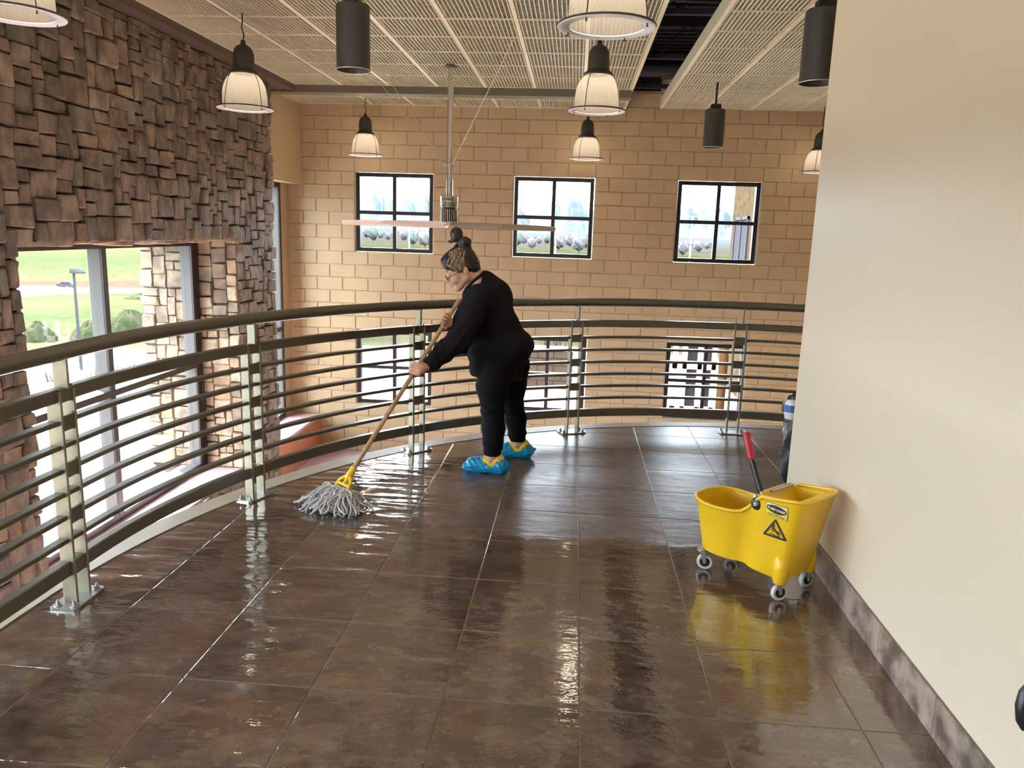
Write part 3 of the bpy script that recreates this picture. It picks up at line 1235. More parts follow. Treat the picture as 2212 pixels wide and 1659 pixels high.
def post(c, er, et):
    er, et = Vector((*er, 0)), Vector((*et, 0))
    c = Vector((*c, 0))
    up = Vector((0, 0, 1))
    p = MB()
    for s in (-0.044, 0.044):
        p.obox(c + et * s + up * 0.447, (er, et, up), (0.029, 0.0065, 0.44))
    p.obox(c + et * 0.012 + up * 0.955, (er, et, up), (0.029, 0.0065, 0.065))
    po = bevel(p.build('post', M['railpost'], railing), 0.002, 1)
    for k, z in enumerate((0.868, BARZ[0] - 0.005, BARZ[2], BARZ[4], 0.158)):
        g = MB()
        w, h, e = 0.040, (0.030 if k else 0.026), 0.012
        poly = [(-w, -h - e), (-w + 0.006, -h), (w - 0.006, -h), (w, -h - e), (w, h + e), (w - 0.006, h), (-w + 0.006, h), (-w, h + e)]
        ring0 = [c + et * a + up * (z + b) - er * 0.024 for a, b in poly]
        ring1 = [c + et * a + up * (z + b) - er * 0.014 for a, b in poly]
        g.loft([ring0, ring1], True, True, True)
        g.build('gusset', M['rail'], po, world=False)
    pl = MB()
    hw, hd, e = 0.105, 0.058, 0.012
    poly = [(-hw + e, -hd), (hw - e, -hd), (hw, -hd + e), (hw, hd - e), (hw - e, hd), (-hw + e, hd), (-hw, hd - e), (-hw, -hd + e)]
    pl.loft([[c + et * a + er * b + up * 0.0005 for a, b in poly], [c + et * a + er * b + up * 0.010 for a, b in poly]], True, True, True)
    bp = pl.build('base_plate', M['zinc'], railing)
    for a in (-0.080, 0.080):
        for b in (-0.034, 0.034):
            q = c + et * a + er * b
            bo = MB()
            bo.lathe([(0.0, 0.010), (0.016, 0.010), (0.016, 0.013), (0.0, 0.013)], 14, q)
            bo.lathe([(0.0105, 0.013), (0.0105, 0.023), (0.0, 0.023)], 6, q)
            bo.lathe([(0.0055, 0.023), (0.0055, 0.034), (0.0, 0.034)], 8, q)
            bo.build('bolt', M['zinc'], bp, world=False)


for k in range(-1, 5):
    a = math.radians(88.5 + 23.45 * k)
    post((PC[0] + PR * math.cos(a), PC[1] + PR * math.sin(a)), (math.cos(a), math.sin(a)), (math.sin(a), -math.cos(a)))
for y in (-2.66, -3.98):
    post((PC[0] - PR, y), (-1, 0), (0, 1))

# ================================================================== PENDANT LAMPS
LC = {}


def bell_lamp(x, y, zr, cord_top, label):
    """prismatic bell: rim at zr, dark housing above, hung on a cord"""
    t = thing('pendant_lamp', label, 'lamp', (x, y, zr), 'bell-shaped prismatic pendants', world=False)
    if 'rim' not in LC:
        m = MB().lathe([(0.247, 0.0), (0.250, 0.004), (0.247, 0.009), (0.196, 0.012), (0.190, 0.004), (0.247, 0.0)], 56)
        LC['rim'] = m.data('rim', M['whiteplastic'], True)
        m = MB().lathe([(0.2505, 0.004), (0.253, 0.010), (0.249, 0.015), (0.198, 0.0165), (0.2505, 0.004)], 56)
        LC['rim_band'] = m.data('rim_band', M['darkmetal'], True)
        prof = [(0.194, 0.010), (0.196, 0.06), (0.194, 0.12), (0.187, 0.172), (0.173, 0.220), (0.151, 0.260), (0.122, 0.290), (0.100, 0.306)]
        m = MB().lathe(prof, 56)
        LC['shade'] = m.data('shade', M['lens'], True)
        prof = [(0.118, 0.296), (0.126, 0.302), (0.126, 0.316), (0.112, 0.326), (0.096, 0.338), (0.094, 0.352), (0.092, 0.43), (0.090, 0.47), (0.080, 0.505), (0.060, 0.532), (0.034, 0.547), (0.022, 0.552), (0.020, 0.585), (0.0, 0.585)]
        m = MB().lathe(prof, 36)
        LC['housing'] = m.data('housing', M['darkmetal'], True)
        m = MB()
        m.tube([(r, 0, z) for r, z in ((0.126, 0.305), (0.150, 0.285), (0.178, 0.235), (0.198, 0.165), (0.212, 0.09), (0.222, 0.012), (0.222, -0.008))], 0.0035, 6)
        m.tube([(0.222, 0, -0.006), (0.222, 0, -0.016)], [0.0035, 0.0065], 8)
        LC['guard_wire'] = m.data('guard_wire', M['darkmetal'])
    for n in ('shade', 'housing', 'rim', 'rim_band'):
        link(n, LC[n], t)
    for k in range(4):
        link('guard_wire', LC['guard_wire'], t).rotation_euler[2] = math.pi / 4 + k * math.pi / 2 + 0.3
    if 'light' not in LC:
        pl = bpy.data.lights.new('lamp_light', 'POINT')
        pl.energy = 2.4
        pl.color = (1.0, 0.83, 0.62)
        pl.shadow_soft_size = 0.06
        LC['light'] = pl
    lo = bpy.data.objects.new('lamp_light', LC['light'])
    COL.objects.link(lo)
    lo.parent = t
    lo.location = (0, 0, 0.20)
    L_ = cord_top - zr
    MB().tube([(0.0, 0, 0.58), (0.012, 0, 0.63), (-0.008, 0, 0.69), (0.0, 0, 0.74), (0, 0, L_)], 0.006, 6).build('cord', M['black'], t, world=False)


bell_lamp(-3.19, 0.13, 2.625, CEIL, 'bell pendant lamp cut off at the top left corner, nearest the stone wall')
bell_lamp(-3.13, 2.97, 2.565, CEIL + 0.02, 'bell pendant lamp hanging in front of the far end of the stone wall')
bell_lamp(-3.215, 7.36, 2.575, CEIL + 0.02, 'small distant bell pendant lamp above the leftmost upper window')
bell_lamp(0.022, 0.06, 2.578, CEIL, 'largest bell pendant lamp at the top edge, first of the middle row')
bell_lamp(0.045, 2.985, 2.606, CEIL + 0.02, 'middle-sized bell pendant lamp in the middle row beside the ceiling gap')
bell_lamp(0.012, 7.42, 2.600, CEIL + 0.02, 'small distant bell pendant lamp above the middle upper window')
bell_lamp(3.27, 7.36, 2.49, CEIL + 0.02, 'bell pendant lamp half hidden behind the edge of the pale wall')

CC = {}


def can_lamp(x, y, zb, label, rod_top=CEIL + 0.02):
    t = thing('cylinder_pendant', label, 'lamp', (x, y, zb), 'cylinder pendants', world=False)
    if not CC:
        m = MB().lathe([(0.108, 0.08), (0.110, 0.03), (0.122, 0.006), (0.125, 0.004), (0.125, 0.012), (0.121, 0.012), (0.121, 0.44), (0.112, 0.448), (0.0, 0.450)], 40)
        CC['housing'] = m.data('housing', M['darkmetal'], True)
        CC['housing'].set_sharp_from_angle(angle=math.radians(40))
        m = MB().lathe([(0.1255, 0.003), (0.127, 0.006), (0.1255, 0.011), (0.119, 0.004), (0.1255, 0.003)], 40)
        CC['trim_ring'] = m.data('trim_ring', M['silver'], True)
        m = MB().lathe([(0.118, 0.02), (0.105, 0.06), (0.085, 0.10), (0.0, 0.12)], 40)
        CC['reflector'] = m.data('reflector', M['silver'], True)
        m = MB().box((-0.058, -0.045, 0.448), (0.058, 0.045, 0.505))
        CC['mounting_box'] = m.data('mounting_box', M['black'])
    for n in CC:
        link(n, CC[n], t)
    MB().tube([(0, 0, 0.5), (0, 0, rod_top - zb)], 0.0135, 8).build('rod', M['black'], t, world=False)


can_lamp(-1.755, 1.68, 2.66, 'dark cylinder pendant hanging at the top left of the fan', CEIL + 0.3)
can_lamp(1.53, 5.80, 2.625, 'small dark cylinder pendant hanging above the rightmost upper window')
can_lamp(1.439, 1.281, 2.551, 'largest dark cylinder pendant partly behind the edge of the pale wall')

# ================================================================== CEILING FAN
FX, FY = -1.585, 5.032
fan = thing('ceiling_fan', 'silver ceiling fan with long flat blades on a tall downrod', 'fan', (FX, FY, 1.6))


def fl_(prof, name, mat, parent=fan, n=40, w=True):
    return smooth_angle(MB().lathe(prof, n, (FX, FY, 0)).build(name, mat, parent, world=w), 35)


fl_([(0.0, CEIL), (0.075, CEIL), (0.075, CEIL - 0.012), (0.04, CEIL - 0.02), (0.0, CEIL - 0.02)], 'ceiling_plate', M['darkmetal'])
fl_([(0.034, 1.93), (0.034, CEIL - 0.01)], 'downrod', M['silver'], n=24)
mb = MB()
for s in (-1, 1):
    mb.box((FX + s * 0.036, FY - 0.015, 1.94), (FX + s * 0.041, FY + 0.015, 2.12))
    mb.tube([(FX + s * 0.03, FY, 2.02), (FX + s * 0.056, FY, 2.02)], 0.007, 6)
mb.build('yoke', M['silver'], fan)
hs = fl_([(0.0, 1.935), (0.098, 1.935), (0.104, 1.928), (0.104, 1.862), (0.0, 1.862)], 'motor_cap', M['silver'])
for k in range(3):
    fl_([(0.085, 1.855 - k * 0.02), (0.104, 1.855 - k * 0.02), (0.104, 1.845 - k * 0.02), (0.085, 1.845 - k * 0.02)], 'cooling_ring', M['silver'])
fl_([(0.0, 1.862), (0.084, 1.862), (0.084, 1.64), (0.0, 1.64)], 'motor_core', M['black'])
mb = MB()
for k in range(28):
    a = 2 * math.pi * k / 28
    er = Vector((math.cos(a), math.sin(a), 0))
    mb.obox(Vector((FX, FY, 1.71)) + er * 0.094, (er, Vector((-er.y, er.x, 0)), Vector((0, 0, 1))), (0.009, 0.0035, 0.075))
mb.build('cooling_fins', M['silver'], fan)
fl_([(0.0, 1.640), (0.108, 1.640), (0.108, 1.622), (0.06, 1.60), (0.05, 1.57), (0.0, 1.565)], 'hub', M['silver'])
for k in range(6):
    a = math.radians(4 + 60 * k)
    er, et = Vector((math.cos(a), math.sin(a), 0)), Vector((-math.sin(a), math.cos(a), 0))
    tilt = math.radians(24)
    et2 = et * math.cos(tilt) + Vector((0, 0, math.sin(tilt)))
    nn = er.cross(et2)
    base = Vector((FX, FY, 1.602))
    rings = []
    for (r, w0, w1, th, dz) in ((0.09, -0.065, 0.065, 0.009, 0.0), (0.3, -0.082, 0.088, 0.011, 0.0), (0.85, -0.080, 0.085, 0.010, -0.004), (1.02, -0.074, 0.080, 0.009, -0.006), (1.24, -0.060, 0.068, 0.008, -0.010), (1.262, -0.036, 0.044, 0.006, -0.010)):
        o_ = base + er * r + Vector((0, 0, dz))
        rings.append([o_ + et2 * w0 - nn * 0.002, o_ + et2 * (w0 * 0.5) - nn * th, o_ + et2 * w1 * 0.5 - nn * th, o_ + et2 * w1, o_ + et2 * w1 * 0.5 + nn * th, o_ + et2 * (w0 * 0.5) + nn * th])
    b_ = smooth_angle(MB().loft(rings, True, True, True).build('blade', M['blade'], fan), 30)
    MB().obox(base + er * 0.10 - nn * 0.010, (er, et2, nn), (0.05, 0.028, 0.004)).build('blade_clamp', M['silver'], b_, world=False)
col_ = Vector((FX, FY, 2.285))
fl_([(0.034, 2.270), (0.042, 2.270), (0.042, 2.300), (0.034, 2.300)], 'cable_collar', M['silver'], n=24)
for tp in ((-2.63, 5.53, CEIL), (-2.55, 6.20, CEIL), (-0.775, 3.78, CEIL)):
    tp = Vector(tp)
    d = (tp - col_).normalized()
    h = Vector((d.x, d.y, 0)).normalized()
    s0 = col_ + h * 0.042
    s1 = s0 + h * 0.035 + Vector((0, 0, 0.01))
    s2 = s1 + (tp - s1).normalized() * 0.10
    cb = MB().tube([s2, tp], 0.0045, 6).build('guy_cable', M['cable'], fan)
    MB().tube([s0, s1, s2], [0.006, 0.009, 0.007], 6).build('turnbuckle', M['silver'], cb, world=False)
for k, ch in enumerate('SFANS'):
    a = math.radians(-131 + 17 * k + (4 if k else 0))
    me = text_mesh(ch, 0.052, 0.0012)
    me.materials.append(M['decal_black'])
    o = link('lettering', me, hs, world=False)
    er = Vector((math.cos(a), math.sin(a), 0))
    et = Vector((-er.y, er.x, 0))
    o.matrix_local = Matrix.Translation(Vector((FX, FY, 1.893)) + er * 0.1045) @ Matrix((et, Vector((0, 0, 1)), er)).transposed().to_4x4()

# ================================================================== MOP BUCKET
BK = thing('mop_bucket', 'yellow plastic mop bucket with wringer and red-gripped lever standing by the pale wall', 'bucket', (0.800, -0.705, 0), None, math.radians(-46.48), world=False)
half = [(-.285, 0), (-.281, -.05), (-.265, -.094), (-.235, -.126), (-.19, -.145), (-.13, -.150), (-.07, -.146), (-.03, -.134), (.0, -.118), (.025, -.110), (.05, -.114), (.08, -.132), (.12, -.145), (.19, -.147), (.262, -.146), (.292, -.139), (.308, -.115), (.314, -.05), (.316, 0)]
oul = half + [(u, -v) for u, v in half[-2:0:-1]]


def rim_z(u):
    def ss(a, b, x):
        t = min(1, max(0, (x - a) / (b - a)))
        return t * t * (3 - 2 * t)
    return 0.345 + 0.115 * ss(-0.02, 0.13, u) + 0.022 * ss(0.1, 0.34, u) - 0.006 * math.sin(math.pi * ss(-0.29, -0.01, u))


def bk_pt(u, v, t, off=0.0, z0=0.098):
    ub = -0.238 + (u + 0.285) / 0.601 * 0.478
    s = 0.83 + 0.17 * t
    l = math.hypot(u - 0.02, v) or 1
    uu, vv = ub + (u - ub) * t, v * s
    return (uu + off * (u - 0.02) / l, vv + off * v / l, z0 + (rim_z(u) - z0) * t)


mb = MB()
rings = [[bk_pt(u, v, t, o) for u, v in oul] for t, o in ((0, -0.012), (0.02, 0), (0.25, 0), (0.5, 0), (0.75, 0), (0.93, 0.001), (1.0, 0.004))]
rings += [[bk_pt(u, v, t, o, 0.104) for u, v in oul] for t, o in ((1.0, -0.004), (0.9, -0.006), (0.5, -0.007), (0.03, -0.008))]
mb.loft(rings, True, True, True)
body = smooth_angle(mb.build('bucket_body', M['yellow'], BK, world=False), 45)
rim = [bk_pt(u, v, 1.0, 0.003) for u, v in oul]
mb = MB()
mb.tube(rim + [rim[0]], 0.0085, 10, caps=False)
smooth_angle(mb.build('rolled_rim', M['yellow'], BK, world=False), 60)
for su in (-1, 1):
    for sv in (-1, 1):
        cu, cv = (0.205 if su > 0 else -0.195), sv * 0.112
        if su > 0:
            smooth_angle(MB().lathe([(0.0, 0.086), (0.028, 0.086), (0.032, 0.10), (0.034, 0.15), (0.031, 0.19), (0.022, 0.214), (0.0, 0.226)], 20, (cu + 0.012, cv - sv * 0.002, 0)).build('caster_boss', M['yellow'], BK, world=False), 50)
        ca = bpy.data.objects.new('caster', MB().lathe([(0.0, 0.100), (0.024, 0.100), (0.024, 0.092), (0.016, 0.086), (0.0, 0.086)], 16, (0, 0, 0)).data('caster', M['zinc']))
        COL.objects.link(ca)
        ca.parent = BK
        ca.location = (cu, cv, 0)
        ca.rotation_euler = (0, 0, math.radians({(-1, -1): 35, (1, -1): 62, (1, 1): 75, (-1, 1): 20}[(su, sv)]))
        mb = MB()
        for s in (-1, 1):
            mb.add([(-0.012, s * 0.0155, 0.090), (0.016, s * 0.0155, 0.090), (0.024, s * 0.0155, 0.036), (0.010, s * 0.0155, 0.030),
                    (-0.012, s * 0.0175, 0.090), (0.016, s * 0.0175, 0.090), (0.024, s * 0.0175, 0.036), (0.010, s * 0.0175, 0.030)],
                   [(0, 1, 2, 3), (7, 6, 5, 4), (0, 4, 5, 1), (1, 5, 6, 2), (2, 6, 7, 3), (3, 7, 4, 0)])
        mb.build('fork', M['zinc'], ca, world=False)
        ty, hb = [], []
        n = 28
        for (r, y) in ((0.024, -0.011), (0.034, -0.011), (0.0375, -0.006), (0.0375, 0.006), (0.034, 0.011), (0.024, 0.011)):
            ty.append([(0.016 + r * math.cos(2 * math.pi * k / n), y, 0.0375 + r * math.sin(2 * math.pi * k / n)) for k in range(n)])
        smooth_angle(MB().loft(ty + [ty[0]], True).build('tyre', M['rubber'], ca, world=False), 40)
        for (r, y) in ((0.001, -0.013), (0.012, -0.013), (0.013, -0.008), (0.0245, -0.008), (0.0245, 0.008), (0.013, 0.008), (0.012, 0.013), (0.001, 0.013)):
            hb.append([(0.016 + r * math.cos(2 * math.pi * k / n), y, 0.0375 + r * math.sin(2 * math.pi * k / n)) for k in range(n)])
        smooth_angle(MB().loft(hb, True, True, True).build('wheel_hub', M['black'], ca, world=False), 40)
# wringer inside the tall end
mb = MB()
mb.obox((0.135, 0, 0.385), (Vector((0.52, 0, -0.85)), Vector((0, 1, 0)), Vector((0.85, 0, 0.52))), (0.095, 0.118, 0.004))
mb.obox((0.262, 0, 0.40), (Vector((-0.25, 0, -0.97)), Vector((0, 1, 0)), Vector((0.97, 0, -0.25))), (0.075, 0.120, 0.004))
for s in (-1, 1):
    mb.add([(0.075, s * 0.124, 0.45), (0.285, s * 0.126, 0.468), (0.25, s * 0.116, 0.32), (0.185, s * 0.112, 0.30), (0.075, s * 0.119, 0.45), (0.285, s * 0.121, 0.468), (0.25, s * 0.111, 0.32), (0.185, s * 0.107, 0.30)],
           [(0, 1, 2, 3), (7, 6, 5, 4), (0, 4, 5, 1), (1, 5, 6, 2), (2, 6, 7, 3), (3, 7, 4, 0)])
wr = mb.build('wringer', M['yellow'], BK, world=False)
bevel(MB().box((0.276, -0.127, 0.462), (0.302, 0.127, 0.480)).build('wringer_edge', M['decal_yellow'], wr, world=False), 0.004, 2)
MB().tube([(0.060, -0.118, 0.437), (0.060, 0.118, 0.437)], 0.007, 10).build('wringer_axle', M['zinc'], wr, world=False)
bevel(MB().obox((0.083, 0.03, 0.455), (Vector((0.95, 0, 0.31)), Vector((0, 1, 0)), Vector((-0.31, 0, 0.95))), (0.028, 0.085, 0.004)).build('press_plate', M['zinc'], wr, world=False), 0.002, 1)
lv = bpy.data.objects.new('lever', MB().tube([(0.030, 0, 0.390), (0.010, 0, 0.436), (-0.050, 0, 0.566), (-0.060, 0, 0.588)], [0.016, 0.0145, 0.0145, 0.013], 14).data('lever', M['black'], True))
COL.objects.link(lv)
lv.parent = BK
smooth_angle(MB().tube([(-0.049, 0, 0.563), (-0.0495, 0, 0.565), (-0.088, 0, 0.672), (-0.090, 0, 0.678), (-0.091, 0, 0.680)], [0.015, 0.019, 0.0175, 0.0145, 0.008], 16).build('grip', M['red'], lv, world=False), 50)
smooth_angle(MB().lathe([(0.0, -0.02), (0.020, -0.02), (0.022, 0.03), (0.0, 0.035)], 14, (0.032, 0, 0.40)).build('lever_socket', M['black'], lv, world=False), 50)


def dome(c, prof, name, mat, parent):
    n = 24
    rings = [[(c[0] + r * math.cos(2 * math.pi * k / n), c[1] - y, c[2] + r * math.sin(2 * math.pi * k / n)) for k in range(n)] for r, y in prof]
    return smooth_angle(MB().loft(rings, True, True, True).build(name, mat, parent, world=False), 50)


kn = dome((0.083, -0.128, 0.413), [(0.029, 0.0), (0.029, 0.006), (0.024, 0.013), (0.014, 0.018), (0.004, 0.019)], 'pivot_knob', M['black'], BK)
dome((0.083, -0.146, 0.413), [(0.0078, 0.0), (0.0065, 0.003), (0.003, 0.0035)], 'washer', M['whiteplastic'], kn)
dome((0.083, -0.1495, 0.413), [(0.003, 0.0), (0.003, 0.0006)], 'rivet', M['black'], kn)


def dec(x, y, lift):
    u, z = 0.188 + x, 0.362 + y
    t = (z - 0.098) / (rim_z(u) - 0.098)
    return (u, -0.147 * (0.83 + 0.17 * t) - 0.0012 - lift, z)


def dec_poly(pts, lift, mat, name, parent):
    mb = MB()
    n = len(pts)
    mb.loft([[dec(x, y, lift - 0.0006) for x, y in pts], [dec(x, y, lift) for x, y in pts]], True, False, True)
    return mb.build(name, mat, parent, world=False)


def rrect(cx, cy, w, h, e, sk=0.0):
    out = []
    for sx, sy, a0 in ((1, -1, -90), (1, 1, 0), (-1, 1, 90), (-1, -1, 180)):
        for k in range(5):
            a = math.radians(a0 + 22.5 * k)
            x, y = cx + sx * (w / 2 - e) + e * math.cos(a), cy + sy * (h / 2 - e) + e * math.sin(a)
            out.append((x, y + sk * (x - cx)))
    return out


SK = -0.05
LX, LY = 0.002, 0.052
lab = dec_poly(rrect(LX, LY, 0.104, 0.060, 0.006, SK), 0.0008, M['decal_black'], 'maker_label', body)
dec_poly(rrect(LX, LY, 0.1005, 0.0565, 0.005, SK), 0.0014, M['decal_pale'], 'label_border', lab)
dec_poly(rrect(LX, LY - 0.004, 0.097, 0.045, 0.003, SK), 0.0020, M['decal_yellow'], 'label_field', lab)
lens = []
for k in range(13):
    s = -1 + 2 * k / 12
    lens.append((LX + s * 0.046, LY - 0.004 - 0.012 * (1 - s * s) + SK * s * 0.046 + 0.003))
for k in range(13):
    s = 1 - 2 * k / 12
    lens.append((LX + s * 0.046, LY + 0.014 + 0.010 * (1 - s * s) + SK * s * 0.046))
dec_poly(lens, 0.0026, M['decal_black'], 'label_badge', lab)


def dec_text(body_, size, cx, cy, shear, mat, lift, bold, wide, parent):
    me = text_mesh(body_, size, bold, 0.0)
    for v in me.vertices:
        x, y = v.co.x * wide + shear * v.co.y, v.co.y
        v.co = dec(cx + x, cy + y + SK * x, lift)
    me.materials.clear()
    me.materials.append(mat)
    return link('lettering', me, parent, world=False)


dec_text('Rubbermaid', 0.0165, LX, LY + 0.006, 0.15, M['decal_pale'], 0.0034, 0.0006, 1.0, lab)
dec_text('Commercial Products', 0.0088, LX, LY - 0.0205, 0.12, M['decal_black'], 0.0028, 0.0004, 1.0, lab)


def stroke(pts, w):
    """outline polygons of a thick polyline with round ends, one per segment"""
    out = []
    for a, b in zip(pts, pts[1:]):
        dx, dy = b[0] - a[0], b[1] - a[1]
        l = math.hypot(dx, dy)
        ang = math.atan2(dy, dx)
        poly = []
        for k in range(7):
            t = ang - math.pi / 2 + math.pi * k / 6
            poly.append((b[0] + w / 2 * math.cos(t), b[1] + w / 2 * math.sin(t)))
        for k in range(7):
            t = ang + math.pi / 2 + math.pi * k / 6
            poly.append((a[0] + w / 2 * math.cos(t), a[1] + w / 2 * math.sin(t)))
        out.append(poly)
    return out


def dec_strokes(lines, name, mat, lift, parent):
    mb = MB()
    for pts, w in lines:
        for poly in stroke(pts, w):
            mb.loft([[dec(x, y, lift - 0.0005) for x, y in poly], [dec(x, y, lift) for x, y in poly]], True, False, True)
    return mb.build(name, mat, parent, world=False)


T3 = [(-0.001, 0.010), (-0.052, -0.068), (0.050, -0.066), (-0.001, 0.010)]
tri = dec_strokes([(T3, 0.0085)], 'warning_triangle', M['decal_black'], 0.0014, body)
dec_strokes([([(-0.012, -0.026), (0.004, -0.040), (0.010, -0.046)], 0.0085), ([(-0.008, -0.026), (-0.006, -0.014), (-0.009, -0.006)], 0.0042), ([(-0.016, -0.018), (-0.017, -0.0181)], 0.0085),
             ([(-0.012, -0.030), (-0.014, -0.040), (-0.007, -0.046)], 0.0042), ([(0.008, -0.044), (0.018, -0.039), (0.023, -0.048)], 0.0048), ([(0.009, -0.045), (0.016, -0.054), (0.018, -0.062)], 0.0048),
             ([(-0.024, -0.056), (0.024, -0.064)], 0.0038)], 'falling_figure', M['decal_black'], 0.0014, tri)

# ================================================================== WET MOP
HP0, HP1 = at(764, 1012, -0.03), at(994, 645, 0.60)
hd = (HP1 - HP0).normalized()
mop = thing('wet_mop', 'string mop with worn wooden handle and grey yarn head on the wet tiles', 'mop', (-1.38, -0.13, 0))
smooth_angle(MB().tube([HP0 - hd * 0.03, HP0 + hd * 0.3, HP1 - hd * 0.02, HP1], [0.0135, 0.0135, 0.0135, 0.009], 16).build('handle', M['wood'], mop), 50)
sd = Vector((0.80, -0.58, -0.12))
sd = (sd - hd * sd.dot(hd)).normalized()
nd = hd.cross(sd)
P_ = lambda a, b, c=0.0: HP0 + hd * a + sd * b + nd * c
mb = MB()
mb.tube([P_(0.005, 0), P_(-0.01, 0), P_(-0.055, 0), P_(-0.066, 0)], [0.0175, 0.0185, 0.0205, 0.016], 14)
for s in (-1, 1):
    mb.tube([P_(-0.05, s * 0.010), P_(-0.085, s * 0.045), P_(-0.135, s * 0.052), P_(-0.155, s * 0.048)], [0.011, 0.0105, 0.010, 0.009], 8)
mb.tube([P_(-0.05, 0), P_(-0.105, 0)], [0.013, 0.011], 8)
mb.tube([P_(-0.105, -0.05), P_(-0.105, 0.05)], 0.009, 8)
mb.tube([P_(-0.150, -0.055), P_(-0.150, 0.055)], 0.011, 8)
smooth_angle(mb.build('clamp', M['yellow2'], mop), 50)
yr = random.Random(5)
mb = MB()
bar = P_(-0.145, 0)
for k in range(250):
    s = yr.uniform(-0.07, 0.07)
    st = bar + sd * s + Vector((yr.uniform(-.012, .012), yr.uniform(-.012, .012), yr.uniform(-.015, .012)))
    ang = yr.gauss(math.radians(196), math.radians(62))
    if yr.random() < 0.28:
        ang = yr.gauss(math.radians(305), math.radians(30))
    L_ = yr.uniform(0.11, 0.27)
    dirv = Vector((math.cos(ang), math.sin(ang) * 0.72, 0))
    side = Vector((-dirv.y, dirv.x, 0))
    ph, fr = yr.uniform(0, 6.28), yr.uniform(5, 9)
    base_h = yr.uniform(0.004, 0.030)
    pts = []
    N_ = 12
    for q in range(N_ + 1):
        t = q / N_
        p = st + dirv * (L_ * t) + side * (0.022 * math.sin(ph + fr * 1.5 * t) * t) + dirv * (0.012 * math.sin(ph * 1.7 + 14 * t) * t)
        z = st.z * (1 - t) ** 1.5 + 0.05 * math.sin(math.pi * t) * (1 - t) * 1.2 + base_h * t + 0.006 * math.sin(ph * 2 + 9 * t)
        if t > 0.8:
            p = p - dirv * (t - 0.8) * 0.12 + side * (t - 0.8) * 0.10
        pts.append((p.x, p.y, max(0.0055, z)))
    mb.tube(pts, 0.0052, 5)
tag(smooth_angle(mb.build('yarn', M['yarn'], mop, fix=False), 80), kind='stuff')

# ================================================================== BIN BAG AND THE THING AT THE RIGHT EDGE
bagt = thing('trash_bag', 'full black bin bag standing behind the corner of the pale wall', 'bag', (1.56, 0.70, 0))
mb = MB()
rings = []
br = random.Random(3)
nb = 40
for k in range(19):
    t = k / 18
    z = 0.002 + 0.545 * t
    R0 = 0.272 * float(np.interp(t, [0, .06, .25, .5, .75, .92, 1], [.80, .90, 1.0, 1.0, 1.0, .97, .62]))
    ring = []
    for q in range(nb):
        a = 2 * math.pi * q / nb
        r = R0 * (1 + 0.025 * math.sin(5 * a + 4 * t) + 0.03 * math.sin(9 * a - 17 * t + 1) + 0.028 * math.sin(15 * a + 29 * t))
        ring.append((1.56 + r * math.cos(a), 0.70 + r * math.sin(a) * 0.9, z + 0.012 * math.sin(7 * a + 9 * t)))
    rings.append([(p[0], p[1], max(0.001, p[2])) for p in ring])
mb.loft(rings, True, True, True)
smooth_angle(mb.build('bag_body', M['bag'], bagt), 60)
mb = MB()
for k in range(7):
    a = 2 * math.pi * k / 7
    mb.tube([(1.45 + 0.12 * math.cos(a), 0.72 + 0.12 * math.sin(a), 0.50), (1.41 + 0.08 * math.cos(a + .3), 0.71 + 0.08 * math.sin(a + .3), 0.56), (1.36 + 0.045 * math.cos(a), 0.70 + 0.05 * math.sin(a), 0.60)], [0.07, 0.05, 0.018], 8)
smooth_angle(mb.build('gathered_neck', M['bag'], bagt), 60)
q0 = at(1719, 893, 0.38)
mb = MB()
mb.loft([[(q0.x + r * math.cos(a), q0.y + 0.10 + r * math.sin(a), q0.z + z) for a in [2 * math.pi * q / 16 for q in range(16)]] for r, z in ((0.01, -0.062), (0.034, -0.055), (0.040, -0.02), (0.040, 0.035), (0.028, 0.055), (0.010, 0.06))], True, True, True)
pk = smooth_angle(mb.build('packet', M['whiteplastic'], bagt), 60)
pk['label'] = 'white and blue plastic packet poking out of the bag'
MB().lathe([(0.0406, -0.012), (0.0415, -0.008), (0.0415, 0.028), (0.0406, 0.032)], 16, (q0.x, q0.y + 0.10, q0.z)).build('blue_wrap', M['bluelabel'], pk, world=False)

hb_ = thing('black_handle', 'rounded black plastic handle poking in at the right edge of the picture', 'handle', (1.19, -2.25, 0.40))
pts = [(1.124, -2.275, 0.340), (1.115, -2.275, 0.362), (1.112, -2.271, 0.40), (1.116, -2.267, 0.436), (1.126, -2.263, 0.462)]
smooth_angle(MB().tube(pts, [0.010, 0.016, 0.018, 0.016, 0.009], 14).build('grip_loop', M['black'], hb_), 60)
smooth_angle(MB().tube([(1.114, -2.255, 0.40), (1.139, -2.255, 0.40)], [0.014, 0.022], 12).build('wall_mount', M['black'], hb_), 60)

# ================================================================== THE PERSON
person_root_loc = (-0.52, 0.84, 0)


def V3(x, y, Y):
    p = at(x, y, Y)
    return np.array((p.x, p.y, p.z))


def on_handle(px, py):
    """point of the mop handle nearest the sight line of a pixel"""
    best = min((i / 400 for i in range(401)), key=lambda t: (lambda q: (q[0] - px) ** 2 + (q[1] - py) ** 2)(to_px(HP0 + (HP1 - HP0) * t)))
    return HP0 + (HP1 - HP0) * best


